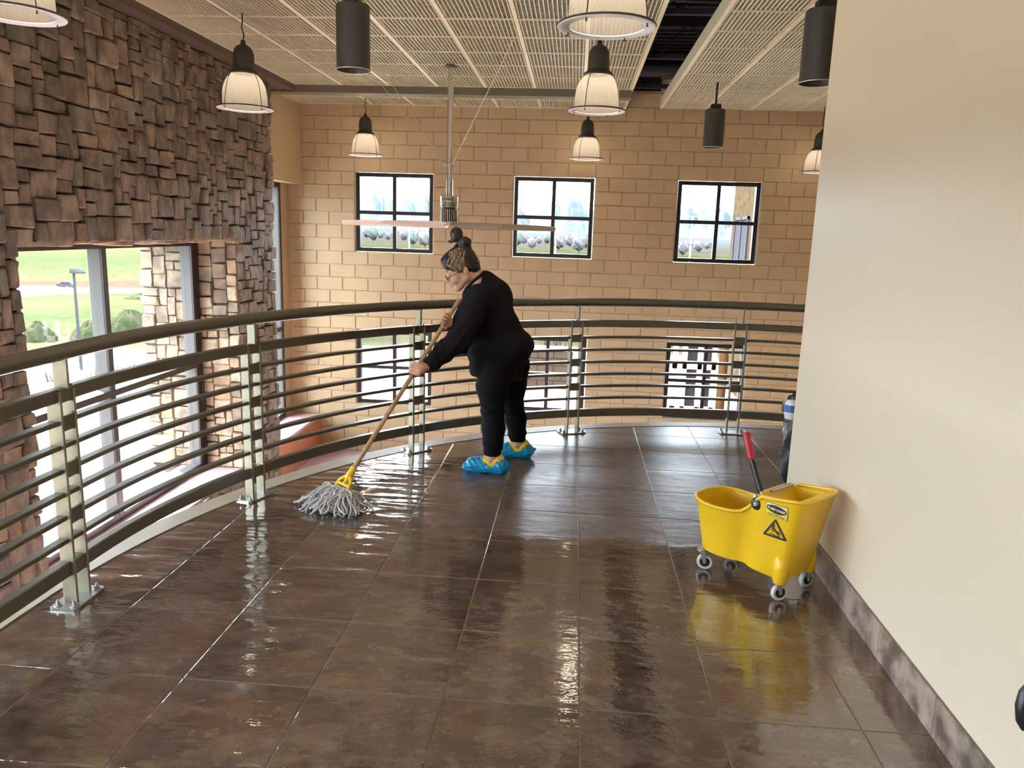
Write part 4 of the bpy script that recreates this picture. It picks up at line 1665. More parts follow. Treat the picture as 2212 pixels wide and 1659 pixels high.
# joints
pelvis = V3(1085, 765, .85)
belly = V3(1062, 762, .85)
waist = V3(1068, 725, .85)
chest = V3(1052, 662, .84)
upper = V3(1046, 628, .84)
neckb = V3(1035, 606, .83)
shN, shF = V3(1034, 642, .665), V3(1026, 638, 1.015)
elN = V3(992, 733, .52)
hN, hF = on_handle(904, 803), on_handle(968, 692)
wrN = V3(928, 788, hN.y + 0.035)
elF = V3(1000, 742, 0.93)
wrF = np.array(hF) + np.array((0.065, 0.075, -0.055))
hipN, hipF = V3(1076, 792, .755), V3(1106, 790, .95)
knN, knF = V3(1064, 882, .70), V3(1107, 873, 1.0)
caN, caF = V3(1066, 925, .68), V3(1114, 905, 1.02)
anN, anF = V3(1063, 990, .665), V3(1119, 962, 1.045)
flN, flF = np.array((anN[0] + 0.005, anN[1], 0.045)), np.array((anF[0] + 0.005, anF[1], 0.045))

# head frame
TH, TW = math.radians(27), math.radians(14)
HF = Vector((-math.cos(TH) * math.cos(TW), -math.cos(TH) * math.sin(TW), -math.sin(TH)))
HS = HF.cross(Vector((0, 0, 1))).normalized() * -1          # towards her left (camera side, -Y)
if HS.y > 0:
    HS = -HS
HU = HF.cross(HS)
if HU.z < 0:
    HU = -HU
HO = Vector(at(1003, 581, .80))
hl = lambda f, s, u: np.array(HO + HF * f + HS * s + HU * u)
HAX = [np.array(HF), np.array(HS), np.array(HU)]

LO, HI = (-1.16, 0.22, -0.01), (-0.18, 1.22, 1.60)
b = SDF(LO, HI, 0.0052)
# trunk (inside the clothes)
b.ell(pelvis, (.135, .165, .13), k=.05).ell(chest, (.115, .145, .14), k=.06).cone(waist, chest, .115, .115, .05).cone(upper, neckb, .085, .058, .05)
b.cone(shN, shF, .052, .052, .05)
for hip, kn, ca, an, fl_p in ((hipN, knN, caN, anN, flN), (hipF, knF, caF, anF, flF)):
    b.chain([hip, kn, ca, an, fl_p], [.095, .056, .052, .040, .034], .03)
    b.cone(fl_p, fl_p + np.array((-.15, .015, -.012)), .034, .026, .02)
b.chain([shN, elN, wrN], [.050, .042, .028], .02)
b.chain([shF, elF, wrF], [.050, .042, .028], .02)
# neck and head
b.chain([neckb, hl(-.028, 0, -.045), hl(-.012, 0, .0)], [.060, .054, .055], .03)
b.ell(hl(.012, 0, .048), (.098, .076, .088), HAX, .02)
b.ell(hl(.055, 0, -.012), (.060, .060, .085), HAX, .025)
for s in (-1, 1):
    b.cone(hl(.015, s * .050, -.050), hl(.085, s * .020, -.090), .022, .020, .03)
    b.ell(hl(.082, s * .036, -.030), (.028, .026, .030), HAX, .02)
    b.ell(hl(.098, s * .032, .024), (.016, .022, .010), HAX, .012)
    b.ell(hl(.000, s * .077, -.002), (.018, .009, .030), HAX, .006)
    b.ell(hl(.120, s * .013, -.030), (.009, .008, .007), HAX, .006)
    b.ell(hl(.106, s * .034, .004), (.012, .017, .008), HAX, .006, sub=False)
b.ell(hl(.096, 0, -.092), (.020, .022, .017), HAX, .02)
b.cone(hl(.108, 0, .018), hl(.133, 0, -.020), .008, .0105, .012)
b.ell(hl(.134, 0, -.025), (.011, .011, .009), HAX, .008)
b.ell(hl(.112, 0, -.053), (.014, .024, .008), HAX, .006)
b.ell(hl(.108, 0, -.066), (.013, .020, .008), HAX, .006)


def hand(wr, hp, back, along, flip, spread=0.021):
    """palm laid on the handle at hp; fingers curl round the handle"""
    hd_ = np.array(hd)
    wr, hp = np.array(wr), np.array(hp)
    back = np.array(back, float)
    back -= hd_ * (back @ hd_)
    back /= np.linalg.norm(back)             # from handle towards the back of the hand
    out = np.cross(hd_, back) * flip           # direction the fingers travel over the handle
    knuck = hp + back * 0.030 + out * 0.004
    b.cone(wr, hp + back * 0.036 - out * 0.030, .024, .024, .02)
    for i, (o, ln) in enumerate(((-1.5, .88), (-.5, 1.0), (.5, .97), (1.5, .80))):
        base = knuck + hd_ * (o * spread * along) - out * 0.012
        b.cone(hp + back * 0.034 - out * 0.034 + hd_ * (o * 0.016 * along), base, .0165, .0115, .012)
        p1 = base + out * (0.034 * ln) - back * 0.010
        p2 = p1 + (out * 0.006 - back * 0.030) * ln
        p3 = p2 + (-out * 0.022 - back * 0.006) * ln
        b.chain([base, p1, p2, p3], [.0112, .0098, .0090, .0075], .004)
    t0 = hp + back * 0.026 - out * 0.030 - hd_ * (0.030 * along)
    b.chain([wr * 0.35 + (hp + back * 0.03 - out * 0.03) * 0.65, t0, hp - out * 0.020 - hd_ * (0.052 * along) + back * 0.004, hp + out * 0.002 - hd_ * (0.062 * along) - back * 0.014], [.017, .0135, .0115, .0085], .008)


hand(wrN, hN, (0.25, -0.72, 0.62), -1.0, -1.0)
hand(wrF, hF, (0.25, 0.55, 0.6), 1.0, 1.0)
person = tag(b.mesh('person', M['skin'], None, 2), 'person in black bending forward over a mop, dark hair in a top bun', 'person')

# ---- leggings
g = SDF((-0.85, 0.45, 0.05), (-0.2, 1.2, 1.0), 0.0058)
g.ell(V3(1100, 752, .85), (.150, .185, .135), k=.06).ell(V3(1075, 775, .85), (.125, .165, .11), k=.06)
g.chain([hipN, V3(1064, 835, .73), knN, caN, V3(1065, 955, .67), anN], [.124, .104, .0725, .0725, .062, .053], .03)
g.chain([hipF, V3(1104, 832, .97), knF, caF, V3(1117, 935, 1.03), anF], [.122, .100, .072, .070, .058, .048], .03)
g.cut((0, 0, -1), -0.118)
g.warp(lambda x, y, z: 0.0035 * np.sin(z * 95 + np.sin(x * 40) * 2) * np.exp(-((z - 0.42) / 0.05) ** 2) + 0.003 * np.sin(z * 120 + x * 30) * np.exp(-((z - 0.17) / 0.05) ** 2))
g.mesh('leggings', M['leggings'], person, 2)

# ---- long-sleeved top
s_ = SDF((-1.05, 0.28, 0.55), (-0.24, 1.2, 1.42), 0.0056)
s_.ell(V3(1100, 745, .85), (.165, .195, .120), k=.07)
s_.ell(V3(1060, 765, .85), (.140, .175, .125), k=.07)
s_.cone(V3(1066, 735, .85), chest, .150, .140, .07).ell(chest, (.150, .172, .165), k=.06)
s_.ell(V3(1066, 640, .84), (.115, .165, .115), k=.06)
s_.cone(upper, V3(1047, 607, .83), .105, .068, .05)
s_.cone(shN, shF, .070, .070, .05)
s_.chain([shN, V3(1012, 690, .60), elN, V3(962, 757, .47), V3(934, 784, hN.y + 0.045)], [.083, .086, .074, .062, .052], .03)
s_.chain([shF, elF, wrF + (np.array(elF) - wrF) * 0.16], [.082, .070, .048], .03)
# shirt hem hanging away from the belly
s_.cone(V3(1040, 765, .75), V3(1040, 850, .75), .078, .074, .05).cone(V3(1040, 765, .94), V3(1040, 850, .94), .078, .074, .05)
s_.cone(V3(1080, 775, .85), V3(1080, 850, .85), .158, .150, .06)
s_.ell(V3(1075, 700, .85), (.140, .165, .10), k=.06)
hem = V3(1020, 806, .8)
hn = np.array((-0.12, 0, -1.0)) / math.hypot(0.12, 1)
s_.cut(hn, float(hn @ hem))
# neckline and the cut-out beside the collar strap
s_.ell(V3(1018, 606, .79), (.075, .105, .062), k=0, sub=True)
s_.ell(hl(.02, 0, -.03), (.085, .085, .115), HAX, 0, sub=True)
s_.cone(V3(1008, 632, .70), V3(1043, 601, .66), .012, .008, 0, sub=True)
# open cuff of the near sleeve
cu_d = (np.array(wrN) - elN)
cu_d = cu_d / np.linalg.norm(cu_d)
s_.warp(lambda x, y, z: 0.0045 * np.sin(z * 75 + x * 28 + 3 * np.sin(y * 17)) * np.exp(-((z - 0.74) / 0.10) ** 2) + 0.004 * np.sin((x - z) * 80 + y * 25) * np.exp(-(((x + 0.78) / 0.09) ** 2 + ((z - 0.90) / 0.14) ** 2)) + 0.003 * np.sin((x + z * 0.6) * 95) * np.exp(-(((x + 0.90) / 0.09) ** 2)))
s_.mesh('long_sleeved_top', M['shirt'], person, 2)
# collar strap
smooth_angle(MB().tube([tuple(V3(1003, 634, .71)), tuple(V3(1012, 619, .695)), tuple(V3(1024, 606, .69)), tuple(V3(1036, 597, .695)), tuple(V3(1044, 590, .72))], [.006, .009, .010, .011, .012], 10).build('collar_strap', M['shirt'], person), 60)

# ---- hair
h_ = SDF((-0.98, 0.62, 1.18), (-0.60, 0.98, 1.60), 0.0038)
h_.ell(hl(.005, 0, .058), (.110, .088, .094), HAX, .02)
h_.ell(hl(.070, 0, .095), (.046, .062, .034), HAX, .03)
h_.ell(hl(-.050, 0, .000), (.055, .074, .070), HAX, .03)
nl = HU * 0.76 - HF * 0.66        # keep hair above the hairline plane
h_.cut(tuple(-nl), float(-(nl.dot(HO)) + 0.036))
h_.ell(V3(1000, 533, .80), (.052, .046, .040), k=.02).ell(V3(1003, 523, .79), (.046, .042, .036), k=.010).ell(V3(986, 507, .785), (.041, .040, .048), k=.008)
h_.cone(V3(982, 518, .76), V3(972, 522, .77), .014, .011, .01)
h_.cone(V3(1024, 577, .80), V3(1021, 591, .79), .022, .008, .012)
h_.warp(lambda x, y, z: 0.0022 * np.sin(x * 210 + z * 60) * np.sin(y * 160 + z * 90))
hair = h_.mesh('hair', M['hair'], person, 1)
pt = SDF((-0.98, 0.62, 1.18), (-0.60, 0.98, 1.60), 0.0034)
pt.ell(hl(.005, 0, .058), (.1125, .0905, .0965), HAX, 0)
for nv, dv in ((-HS, -0.034), (HF, 0.072), (-HF, 0.020), (HU, 0.142), (HF * 0.8 + HU * 0.6, 0.118), (-nl, 0.030)):
    pt.cut(tuple(nv), float(nv.dot(HO)) + dv)
pt.warp(lambda x, y, z: 0.0024 * np.sin(x * 330 + z * 110 + 2 * np.sin(z * 60)))
pt.mesh('hair_highlight', M['blond'], hair, 1)
lk = random.Random(9)
mb = MB()
for path in ([(993, 535), (979, 550), (968, 566), (966, 575)], [(996, 536), (986, 552), (977, 567), (975, 579)], [(999, 538), (993, 555), (986, 568), (982, 582)],
             [(1003, 541), (1001, 556), (996, 570), (990, 584)], [(962, 570), (972, 574), (984, 577), (994, 580)], [(966, 574), (977, 579), (988, 583), (996, 588)], [(1003, 556), (1002, 568), (996, 578), (991, 588)],
             [(985, 573), (996, 570), (1003, 573), (1001, 581)]):
    pts = []
    for i, (px, py) in enumerate(path):
        # lie on the near side of the head: find the front hair surface
        Y = 0.80
        best = None
        for q in range(60):
            Yq = 0.62 + q * 0.004
            p = at(px, py, Yq)
            l = p - HO
            f, s, u = l.dot(HF), l.dot(HS), l.dot(HU)
            if ((f - .005) / .112) ** 2 + (s / .090) ** 2 + ((u - .058) / .097) ** 2 <= 1.06:
                best = Yq
                break
        Y = (best if best else 0.735) - 0.002
        pts.append(tuple(at(px + lk.uniform(-1, 1), py, Y)))
    # densify
    dp = []
    for a, c in zip(pts, pts[1:]):
        for t in (0, .33, .66):
            dp.append(tuple(a[i] + (c[i] - a[i]) * t for i in range(3)))
    dp.append(pts[-1])
    n = len(dp)
    mb.tube(dp, [0.0062 * (0.55 + 0.5 * math.sin(math.pi * (0.15 + 0.7 * i / (n - 1)))) for i in range(n)], 8)
smooth_angle(mb.build('hair_streak', M['blond'], hair), 80)
mb = MB()
for (a, c, e) in (((1024, 572), (1032, 568), (1036, 575)), ((1024, 568), (1033, 562), (1038, 566)), ((1022, 560), (1030, 556), (1034, 560)), ((974, 520), (968, 519), (966, 524)), ((1020, 552), (1026, 548), (1029, 551))):
    mb.tube([tuple(at(*a, .79)), tuple(at(*c, .785)), tuple(at(*e, .78))], [0.0016, 0.0011, 0.0006], 5)
mb.build('loose_hair', M['hair'], hair)

# ---- face details
for s in (-1, 1):
    smooth_angle(MB().tube([tuple(hl(.113, s * .014, .030)), tuple(hl(.112, s * .030, .037)), tuple(hl(.098, s * .048, .032))], [.0022, .0030, .0018], 6).build('eyebrow', M['hair'], person), 60)
    smooth_angle(MB().tube([tuple(hl(.118, s * .018, .001)), tuple(hl(.118, s * .030, -.003)), tuple(hl(.110, s * .046, .003))], [.0014, .0024, .0016], 6).build('eyelash', M['hair'], person), 60)
mb = MB()
for (f, u, w, th) in ((.1225, -.0545, .019, .0052), (.1190, -.0655, .016, .0058)):
    mb.tube([tuple(hl(f - .012, -w, u)), tuple(hl(f - .002, -w * .5, u + .001)), tuple(hl(f, 0, u)), tuple(hl(f - .002, w * .5, u + .001)), tuple(hl(f - .012, w, u))], [th * .4, th * .9, th, th * .9, th * .4], 8)
smooth_angle(mb.build('lips', M['lips'], person), 70)
gl = None
for s in (-1, 1):
    ring = [tuple(hl(.130 - .008 * abs(math.cos(a)) * (1 if s * math.cos(a) > 0 else 0), s * .033 + .024 * math.cos(a), -.003 + .016 * math.sin(a))) for a in [2 * math.pi * k / 20 for k in range(21)]]
    rimo = smooth_angle(MB().tube(ring, 0.0016, 6, caps=False).build('glasses' if gl is None else 'lens_rim', M['black'], person if gl is None else gl, world=False), 60)
    if gl is None:
        gl = rimo
    MB().tube([tuple(hl(.124, s * .057, .002)), tuple(hl(.112, s * .074, .003)), tuple(hl(.03, s * .083, .006)), tuple(hl(-.01, s * .082, -.004))], 0.0017, 6).build('temple', M['black'], gl, world=False)
MB().tube([tuple(hl(.130, -.009, .002)), tuple(hl(.134, 0, .005)), tuple(hl(.130, .009, .002))], 0.0015, 6).build('bridge', M['black'], gl, world=False)

# ---- clogs inside blue plastic overshoes
for (an, dirx, diry, nm) in ((flN, -0.975, 0.10, 'near'), (flF, -0.985, -0.05, 'far')):
    d = np.array((dirx, diry, 0.0))
    d /= np.linalg.norm(d)
    sdv = np.array((-d[1], d[0], 0.0))
    o0 = np.array((an[0], an[1], 0.0))
    P2 = lambda f, s, z: o0 + d * f + sdv * s + np.array((0, 0, z))
    c = SDF(np.minimum(P2(-.12, -.1, 0), P2(.26, .1, 0)) - .06, np.maximum(P2(-.12, -.1, 0), P2(.26, .1, 0)) + np.array((.06, .06, .17)), 0.004)
    c.cone(P2(-.045, 0, .040), P2(.13, 0, .034), .044, .046, .02).cone(P2(-.03, 0, .085), P2(.045, 0, .068), .047, .042, .02)
    c.cone(P2(.0, 0, .13), P2(-.005, 0, .07), .050, .040, 0, sub=True)
    c.cut((0, 0, -1), -0.004)
    cl = c.mesh('clog', M['clog'], person, 1)
    # rivet on the strap
    q = P2(.012, .0, .082) + np.array((0, -0.047, 0))
    dome(tuple(q), [(0.008, 0.0), (0.008, 0.003), (0.003, 0.005)], 'strap_rivet', M['black'], cl)
    dome(tuple(q + np.array((0, -0.0052, 0))), [(0.005, 0.0), (0.004, 0.001)], 'rivet_face', M['whiteplastic'], cl)
    s2 = SDF(np.minimum(P2(-.16, -.1, 0), P2(.28, .1, 0)) - .07, np.maximum(P2(-.16, -.1, 0), P2(.28, .1, 0)) + np.array((.07, .07, .16)), 0.004)
    s2.cone(P2(-.045, 0, .044), P2(.125, 0, .040), .054, .056, .02).cone(P2(.11, 0, .034), P2(.178, 0.012, .026), .044, .024, .03)
    s2.cone(P2(-.06, 0, .05), P2(-.108, -.01, .055), .046, .014, .03).cone(P2(-.035, 0, .075), P2(.05, 0, .070), .040, .040, .02)
    s2.cone(P2(.010, 0, .14), P2(.010, 0, .084), .074, .060, 0, sub=True)
    s2.cut((0, 0, -1), -0.0015)
    s2.warp(lambda x, y, z: 0.0022 * np.sin(x * 170 + z * 90 + 2 * np.sin(y * 40)) + 0.0018 * np.sin(x * 60 - z * 210 + y * 110))
    s2.mesh('shoe_cover', M['cover'], person, 1)

# ================================================================== OUTSIDE
SKYX, SKYY = CAM.x, CAM.y


def sstep(a, b, x):
    t = np.clip((x - a) / (b - a), 0, 1)
    return t * t * (3 - 2 * t)


def ground_z(x, y):
    x, y = np.asarray(x, float), np.asarray(y, float)
    r = np.hypot(x - SKYX, y - SKYY)
    ph = np.degrees(np.arctan2(-(x - SKYX), (y - SKYY)))
    wl_ = sstep(17, 24, ph)
    d = r * 0.87
    zl = np.interp(d, [0, 12, 20, 45, 90, 130, 200, 260, 400, 900, 4500], [-1.62, -1.65, -3.1, -7.9, -12.8, -13.6, -17.0, -18.6, -15.0, 5, 60])
    zn = np.interp(r, [0, 14, 30, 120, 300, 1000, 4500], [-2.25, -2.25, -2.5, -3.2, -4.4, -6, -8])
    return zl * wl_ + zn * (1 - wl_)


ang = np.concatenate([np.arange(-180, -30, 6.0), np.arange(-30, 50, 0.8), np.arange(50, 180.1, 6.0)])
rad = np.concatenate([np.linspace(0.5, 14, 14), np.geomspace(15, 4400, 110)])
A_, R_ = np.meshgrid(np.radians(ang), rad, indexing='ij')
gx, gy = SKYX - R_ * np.sin(A_), SKYY + R_ * np.cos(A_)
gz = ground_z(gx, gy) + (np.sin(gx * 0.31) * np.cos(gy * 0.23) * 0.15 + np.sin(gx * 0.05 + gy * 0.08) * 0.5) * sstep(30, 80, R_) * (0.3 + 0.7 * sstep(17, 24, np.degrees(A_)))
inside = R_ < 14
gz = np.where((gx > -5.3) & (gx < 4.8) & (gy < 8.1), np.minimum(gz, -2.3), gz)
nA, nR = gx.shape
Vg = np.stack([gx, gy, gz], -1).reshape(-1, 3)
ii = np.arange(nA * nR).reshape(nA, nR)
Fg = np.stack([ii[:-1, :-1], ii[:-1, 1:], ii[1:, 1:], ii[1:, :-1]], -1).reshape(-1, 4)
ph = np.degrees(A_)
dd = R_ * 0.87
wl_ = sstep(17, 24, ph)


def bands(v, stops):
    return np.stack([np.interp(v, [s[0] for s in stops], [s[1][k] for s in stops]) for k in range(3)], -1)


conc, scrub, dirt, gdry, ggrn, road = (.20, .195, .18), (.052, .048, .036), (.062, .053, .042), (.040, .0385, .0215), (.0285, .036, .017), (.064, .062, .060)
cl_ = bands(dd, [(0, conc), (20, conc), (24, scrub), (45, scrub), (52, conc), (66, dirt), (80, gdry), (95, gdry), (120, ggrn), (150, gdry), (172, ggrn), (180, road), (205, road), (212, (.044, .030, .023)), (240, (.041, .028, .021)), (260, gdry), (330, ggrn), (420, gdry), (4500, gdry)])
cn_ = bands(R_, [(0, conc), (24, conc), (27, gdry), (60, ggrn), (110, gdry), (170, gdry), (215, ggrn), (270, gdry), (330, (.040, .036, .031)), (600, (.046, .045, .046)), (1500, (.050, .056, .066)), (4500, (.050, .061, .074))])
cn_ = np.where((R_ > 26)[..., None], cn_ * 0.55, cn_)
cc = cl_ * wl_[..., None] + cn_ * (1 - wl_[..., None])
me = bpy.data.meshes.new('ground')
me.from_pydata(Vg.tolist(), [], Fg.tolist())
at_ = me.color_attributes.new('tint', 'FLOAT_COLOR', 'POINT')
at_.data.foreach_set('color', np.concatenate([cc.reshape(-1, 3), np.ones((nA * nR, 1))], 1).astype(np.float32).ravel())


def ground_mat():
    m, nt, b_ = nodes_of('open_ground')
    N, L = nt.nodes, nt.links
    a = N.new('ShaderNodeVertexColor')
    a.layer_name = 'tint'
    g = N.new('ShaderNodeNewGeometry')
    t = N.new('ShaderNodeTexNoise')
    t.inputs['Scale'].default_value = 0.35
    t.inputs['Detail'].default_value = 9
    t.inputs['Roughness'].default_value = 0.7
    L.new(g.outputs['Position'], t.inputs['Vector'])
    mr = N.new('ShaderNodeMapRange')
    mr.inputs['From Min'].default_value = 0.3
    mr.inputs['From Max'].default_value = 0.7
    mr.inputs['To Min'].default_value = 0.72
    mr.inputs['To Max'].default_value = 1.28
    L.new(t.outputs[0], mr.inputs['Value'])
    v = N.new('ShaderNodeVectorMath')
    v.operation = 'SCALE'
    L.new(a.outputs[0], v.inputs[0])
    L.new(mr.outputs[0], v.inputs['Scale'])
    L.new(v.outputs[0], b_.inputs['Base Color'])
    b_.inputs['Roughness'].default_value = 0.95
    b_.inputs['Specular IOR Level'].default_value = 0.0
    return m


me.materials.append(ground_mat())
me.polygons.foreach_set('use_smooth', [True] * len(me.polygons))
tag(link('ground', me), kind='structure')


def gpt(px, d, left=True):
    """ground point in the direction of photo column px at depth d"""
    v = RW.transposed() @ Vector(((px - IW / 2) / FPX, (500 - IH / 2) / FPX, 1.0))
    s = d / v.y
    x, y = SKYX + v.x * s, SKYY + v.y * s
    return float(x), float(y), float(ground_z(x, y))


M['grassmound'] = pbr('mound_grass', spec=0.0, col=(0.0165, 0.030, 0.009), rough=0.95, col2=(0.050, 0.043, 0.032), nscale=0.9, bump=0.15, bscale=3)
M['postgrey'] = pbr('lamp_post_grey', spec=0.0, col=(0.036, 0.039, 0.045), rough=0.5)
M['cardark'] = pbr('dark_car_paint', (0.012, 0.013, 0.02), 0.4)
M['twig'] = pbr('dry_twigs', spec=0.0, col=(0.045, 0.040, 0.032), rough=0.9)
M['treegrey'] = pbr('hazy_bare_tree', spec=0.0, col=(0.080, 0.073, 0.074), rough=0.95, col2=(0.062, 0.057, 0.06), nscale=1.2, bump=0.25, bscale=2)  # distance haze is put into the pale colours of both tree materials
M['treegreen'] = pbr('hazy_evergreen_tree', spec=0.0, col=(0.046, 0.060, 0.050), rough=0.95, col2=(0.060, 0.066, 0.052), nscale=1.2, bump=0.25, bscale=2)
M['bldgstone'] = pbr('building_stone', spec=0.0, col=(0.040, 0.030, 0.019), rough=0.85, col2=(0.024, 0.017, 0.010), nscale=5, bump=0.03, bscale=7)
M['retblock'] = pbr('retaining_block', spec=0.0, col=(0.050, 0.036, 0.027), rough=0.9, noise=0.15, nscale=2)
M['retcap'] = pbr('retaining_joint', spec=0.0, col=(0.060, 0.048, 0.037), rough=0.9)
M['darkglass'] = pbr('building_glass', (0.024, 0.025, 0.030), 0.4, spec=0.0)
M['housewall'] = pbr('house_wall', spec=0.0, col=(0.065, 0.062, 0.060), rough=0.9)
M['houseroof'] = pbr('house_roof', spec=0.0, col=(0.040, 0.039, 0.042), rough=0.9)
M['bluebldg'] = pbr('blue_shed', spec=0.0, col=(0.034, 0.055, 0.085), rough=0.8)


def mountain_mat():
    m, nt, b_ = nodes_of('hazy_snowy_mountain')
    N, L = nt.nodes, nt.links
    g = N.new('ShaderNodeNewGeometry')
    mp = N.new('ShaderNodeMapping')
    mp.inputs['Scale'].default_value = (0.012, 0.012, 0.03)
    L.new(g.outputs['Position'], mp.inputs['Vector'])
    t = N.new('ShaderNodeTexNoise')
    t.inputs['Scale'].default_value = 1.0
    t.inputs['Detail'].default_value = 8
    t.inputs['Roughness'].default_value = 0.65
    L.new(mp.outputs[0], t.inputs['Vector'])
    r = N.new('ShaderNodeValToRGB')
    r.color_ramp.elements[0].position = 0.44
    r.color_ramp.elements[1].position = 0.60
    r.color_ramp.elements[0].color = (0.040, 0.052, 0.060, 1)  # distance haze is painted into the pale blue of rock and snow
    r.color_ramp.elements[1].color = (0.058, 0.065, 0.069, 1)
    L.new(t.outputs[0], r.inputs[0])
    L.new(r.outputs[0], b_.inputs['Base Color'])
    b_.inputs['Roughness'].default_value = 1.0
    b_.inputs['Specular IOR Level'].default_value = 0.0
    return m


# mountain range on the horizon
def ridge(phi):
    return (120 + 45 * np.sin(phi * 0.55 + 1.0) + 28 * np.sin(phi * 1.37 + 0.4) + 16 * np.sin(phi * 3.1) + 9 * np.sin(phi * 7.3 + 2) + 5 * np.sin(phi * 15.1)) * sstep(24, 14, phi) * 0.9 + 18


mph = np.arange(-32, 40, 0.25)
layers = []
for q, (rr, hh) in enumerate(((3600, 0.0), (3700, 0.22), (3850, 0.5), (4000, 0.78), (4100, 1.0), (4300, 0.6), (4500, 0.0))):
    wob = 1 + 0.10 * np.sin(mph * 5.3 + q * 1.7) * (hh < 1) + 0.05 * np.sin(mph * 13.1 + q * 2.9) * (hh < 1)
    layers.append(np.stack([SKYX - rr * np.sin(np.radians(mph)), SKYY + rr * np.cos(np.radians(mph)), -70 + (70 + ridge(mph)) * hh * wob], -1))
mb = MB()
mb.loft([[tuple(p) for p in l] for l in layers], False)
mo = mb.build('mountain_range', mountain_mat(), None, True)
tag(mo, 'pale blue snow-streaked mountain range on the horizon behind the upper windows', 'mountains')

rs = np.random.RandomState(4)


def blob(name, c, r, mat, parent=None, n=14, amp=0.18, seed=0, world=True):
    q = np.random.RandomState(seed)
    ph_ = q.uniform(0, 6.28, 6)
    rings = []
    for i in range(n + 1):
        t = math.pi * i / n
        ring = []
        for k in range(2 * n):
            a = math.pi * k / n
            s = 1 + amp * (math.sin(3 * a + ph_[0] + 2 * t) * math.sin(2.6 * t + ph_[1]) + 0.6 * math.sin(7 * a + ph_[2] + 3 * t) * math.sin(5 * t + ph_[3]) + 0.4 * math.sin(13 * a + ph_[4]) * math.sin(9 * t + ph_[5]))
            ring.append((c[0] + r[0] * s * math.sin(t) * math.cos(a), c[1] + r[1] * s * math.sin(t) * math.sin(a), c[2] - r[2] * s * math.cos(t)))
        rings.append(ring)
    return MB().loft(rings, True).build(name, mat, parent, True, world)


for i, (px, d, w, h, lab_) in enumerate(((178, 80, 3.4, 2.6, 'grassy soil mound left of the window mullion beyond the lamp post'), (268, 97, 4.0, 3.0, 'grassy soil mound seen right of the window mullion'), (62, 86, 2.9, 2.2, 'dry soil mound at the left edge of the big window'), (305, 150, 6, 1.8, 'far low heap of brush beside the outside stone pier'))):
    x, y, z = gpt(px, d)
    o = blob('soil_mound', (x, y, z - 0.4), (w * 0.62, w * 0.62, h), M['grassmound'], None, 14, 0.14, 20 + i)
    tag(o, lab_, 'mound', 'soil mounds on the slope')

x, y, z = gpt(152, 45)
lp = thing('street_lamp', 'grey street lamp with a flat head standing outside the big window', 'street lamp', (x, y, z))
MB().box((x - .45, y - .45, z - .3), (x + .45, y + .45, z + .35)).build('concrete_base', M['white'], lp)
smooth_angle(MB().tube([(x, y, z + .3), (x, y, z + 6.4)], [.10, .075], 12).build('pole', M['postgrey'], lp), 50)
smooth_angle(MB().loft([[(x - 0.12 + w * u_, y + 0.25 * w2 * v_, z + zz) for u_, v_ in ((0, -1), (.35, -1), (.75, -.7), (1, 0), (.75, .7), (.35, 1), (0, 1))] for w, w2, zz in ((0.85, 0.95, 6.37), (0.9, 1.0, 6.43), (0.6, 0.6, 6.63), (0.2, 0.2, 6.67))], True, True, True).build('lamp_head', M['postgrey'], lp), 40)

x, y, z = gpt(134, 197)
car = thing('car', 'dark SUV driving on the distant road beyond the lamp post', 'car', (x, y, z))
z += 0.35
mb = MB()
mb.loft([[(x + a, y + s * 0.95, z + b_) for a, b_ in ((-2.3, .3), (-2.35, .75), (-1.3, .95), (-.6, 1.5), (1.5, 1.55), (2.2, 1.0), (2.3, .35))] for s in (-1, 1)], True, True, True)
smooth_angle(mb.build('car_body', M['cardark'], car), 30)
mb = MB()
for s in (-1, 1):
    mb.loft([[(x + a, y + s * 0.96 + e, z + b_) for a, b_ in ((-.95, 1.02), (-.5, 1.42), (1.35, 1.46), (1.75, 1.05))] for e in (-.01, .01)], True, True, True)
mb.build('car_windows', M['darkglass'], car)
for a in (-1.4, 1.4):
    for s in (-1, 1):
        MB().tube([(x + a, y + s * .75, z + .02), (x + a, y + s * 1.0, z + .02)], .37, 14).build('wheel', M['black'], car)

tw = random.Random(21)
for i, (px, d) in enumerate(((268, 30), (300, 33), (345, 31), (372, 34), (90, 36), (196, 34), (1203, 20.5))):
    x, y, z = gpt(px, d)
    if px > 1000:
        z = -1.5
    mb = MB()
    for k in range(26):
        a, l = tw.uniform(0, 6.28), tw.uniform(0.6, 1.3) * (1.0 if px < 1000 else 0.6)
        sp = tw.uniform(0.15, 0.55)
        p0 = (x + tw.uniform(-.4, .4), y + tw.uniform(-.4, .4), z - 0.1)
        p1 = (p0[0] + math.cos(a) * sp * l * .4, p0[1] + math.sin(a) * sp * l * .4, p0[2] + l * .55)
        p2 = (p0[0] + math.cos(a) * sp * l, p0[1] + math.sin(a) * sp * l, p0[2] + l)
        mb.tube([p0, p1, p2], [.016, .011, .005], 4)
    o = mb.build('dry_shrub', M['twig'])
    tag(o, 'leafless dry shrub growing above the block retaining wall' if px > 1000 else 'pale dry shrub on the slope outside the big window, %s from the left' % ['third', 'fourth', 'fifth', 'sixth', 'first', 'second', ''][i], 'shrub', None if px > 1000 else 'dry shrubs on the slope')

tdef = []
for i in range(22):
    px = [792, 806, 822, 838, 872, 892, 905, 918, 926, 1118, 1132, 1150, 1166, 1182, 1208, 1232, 1252, 1268, 1478, 1492, 1512, 1530][i]
    d = 215 + 200 * rs.rand()
    tdef.append((px, d))
ORD = ['first', 'second', 'third', 'fourth', 'fifth', 'sixth', 'seventh', 'eighth', 'ninth', 'tenth']
count = {}


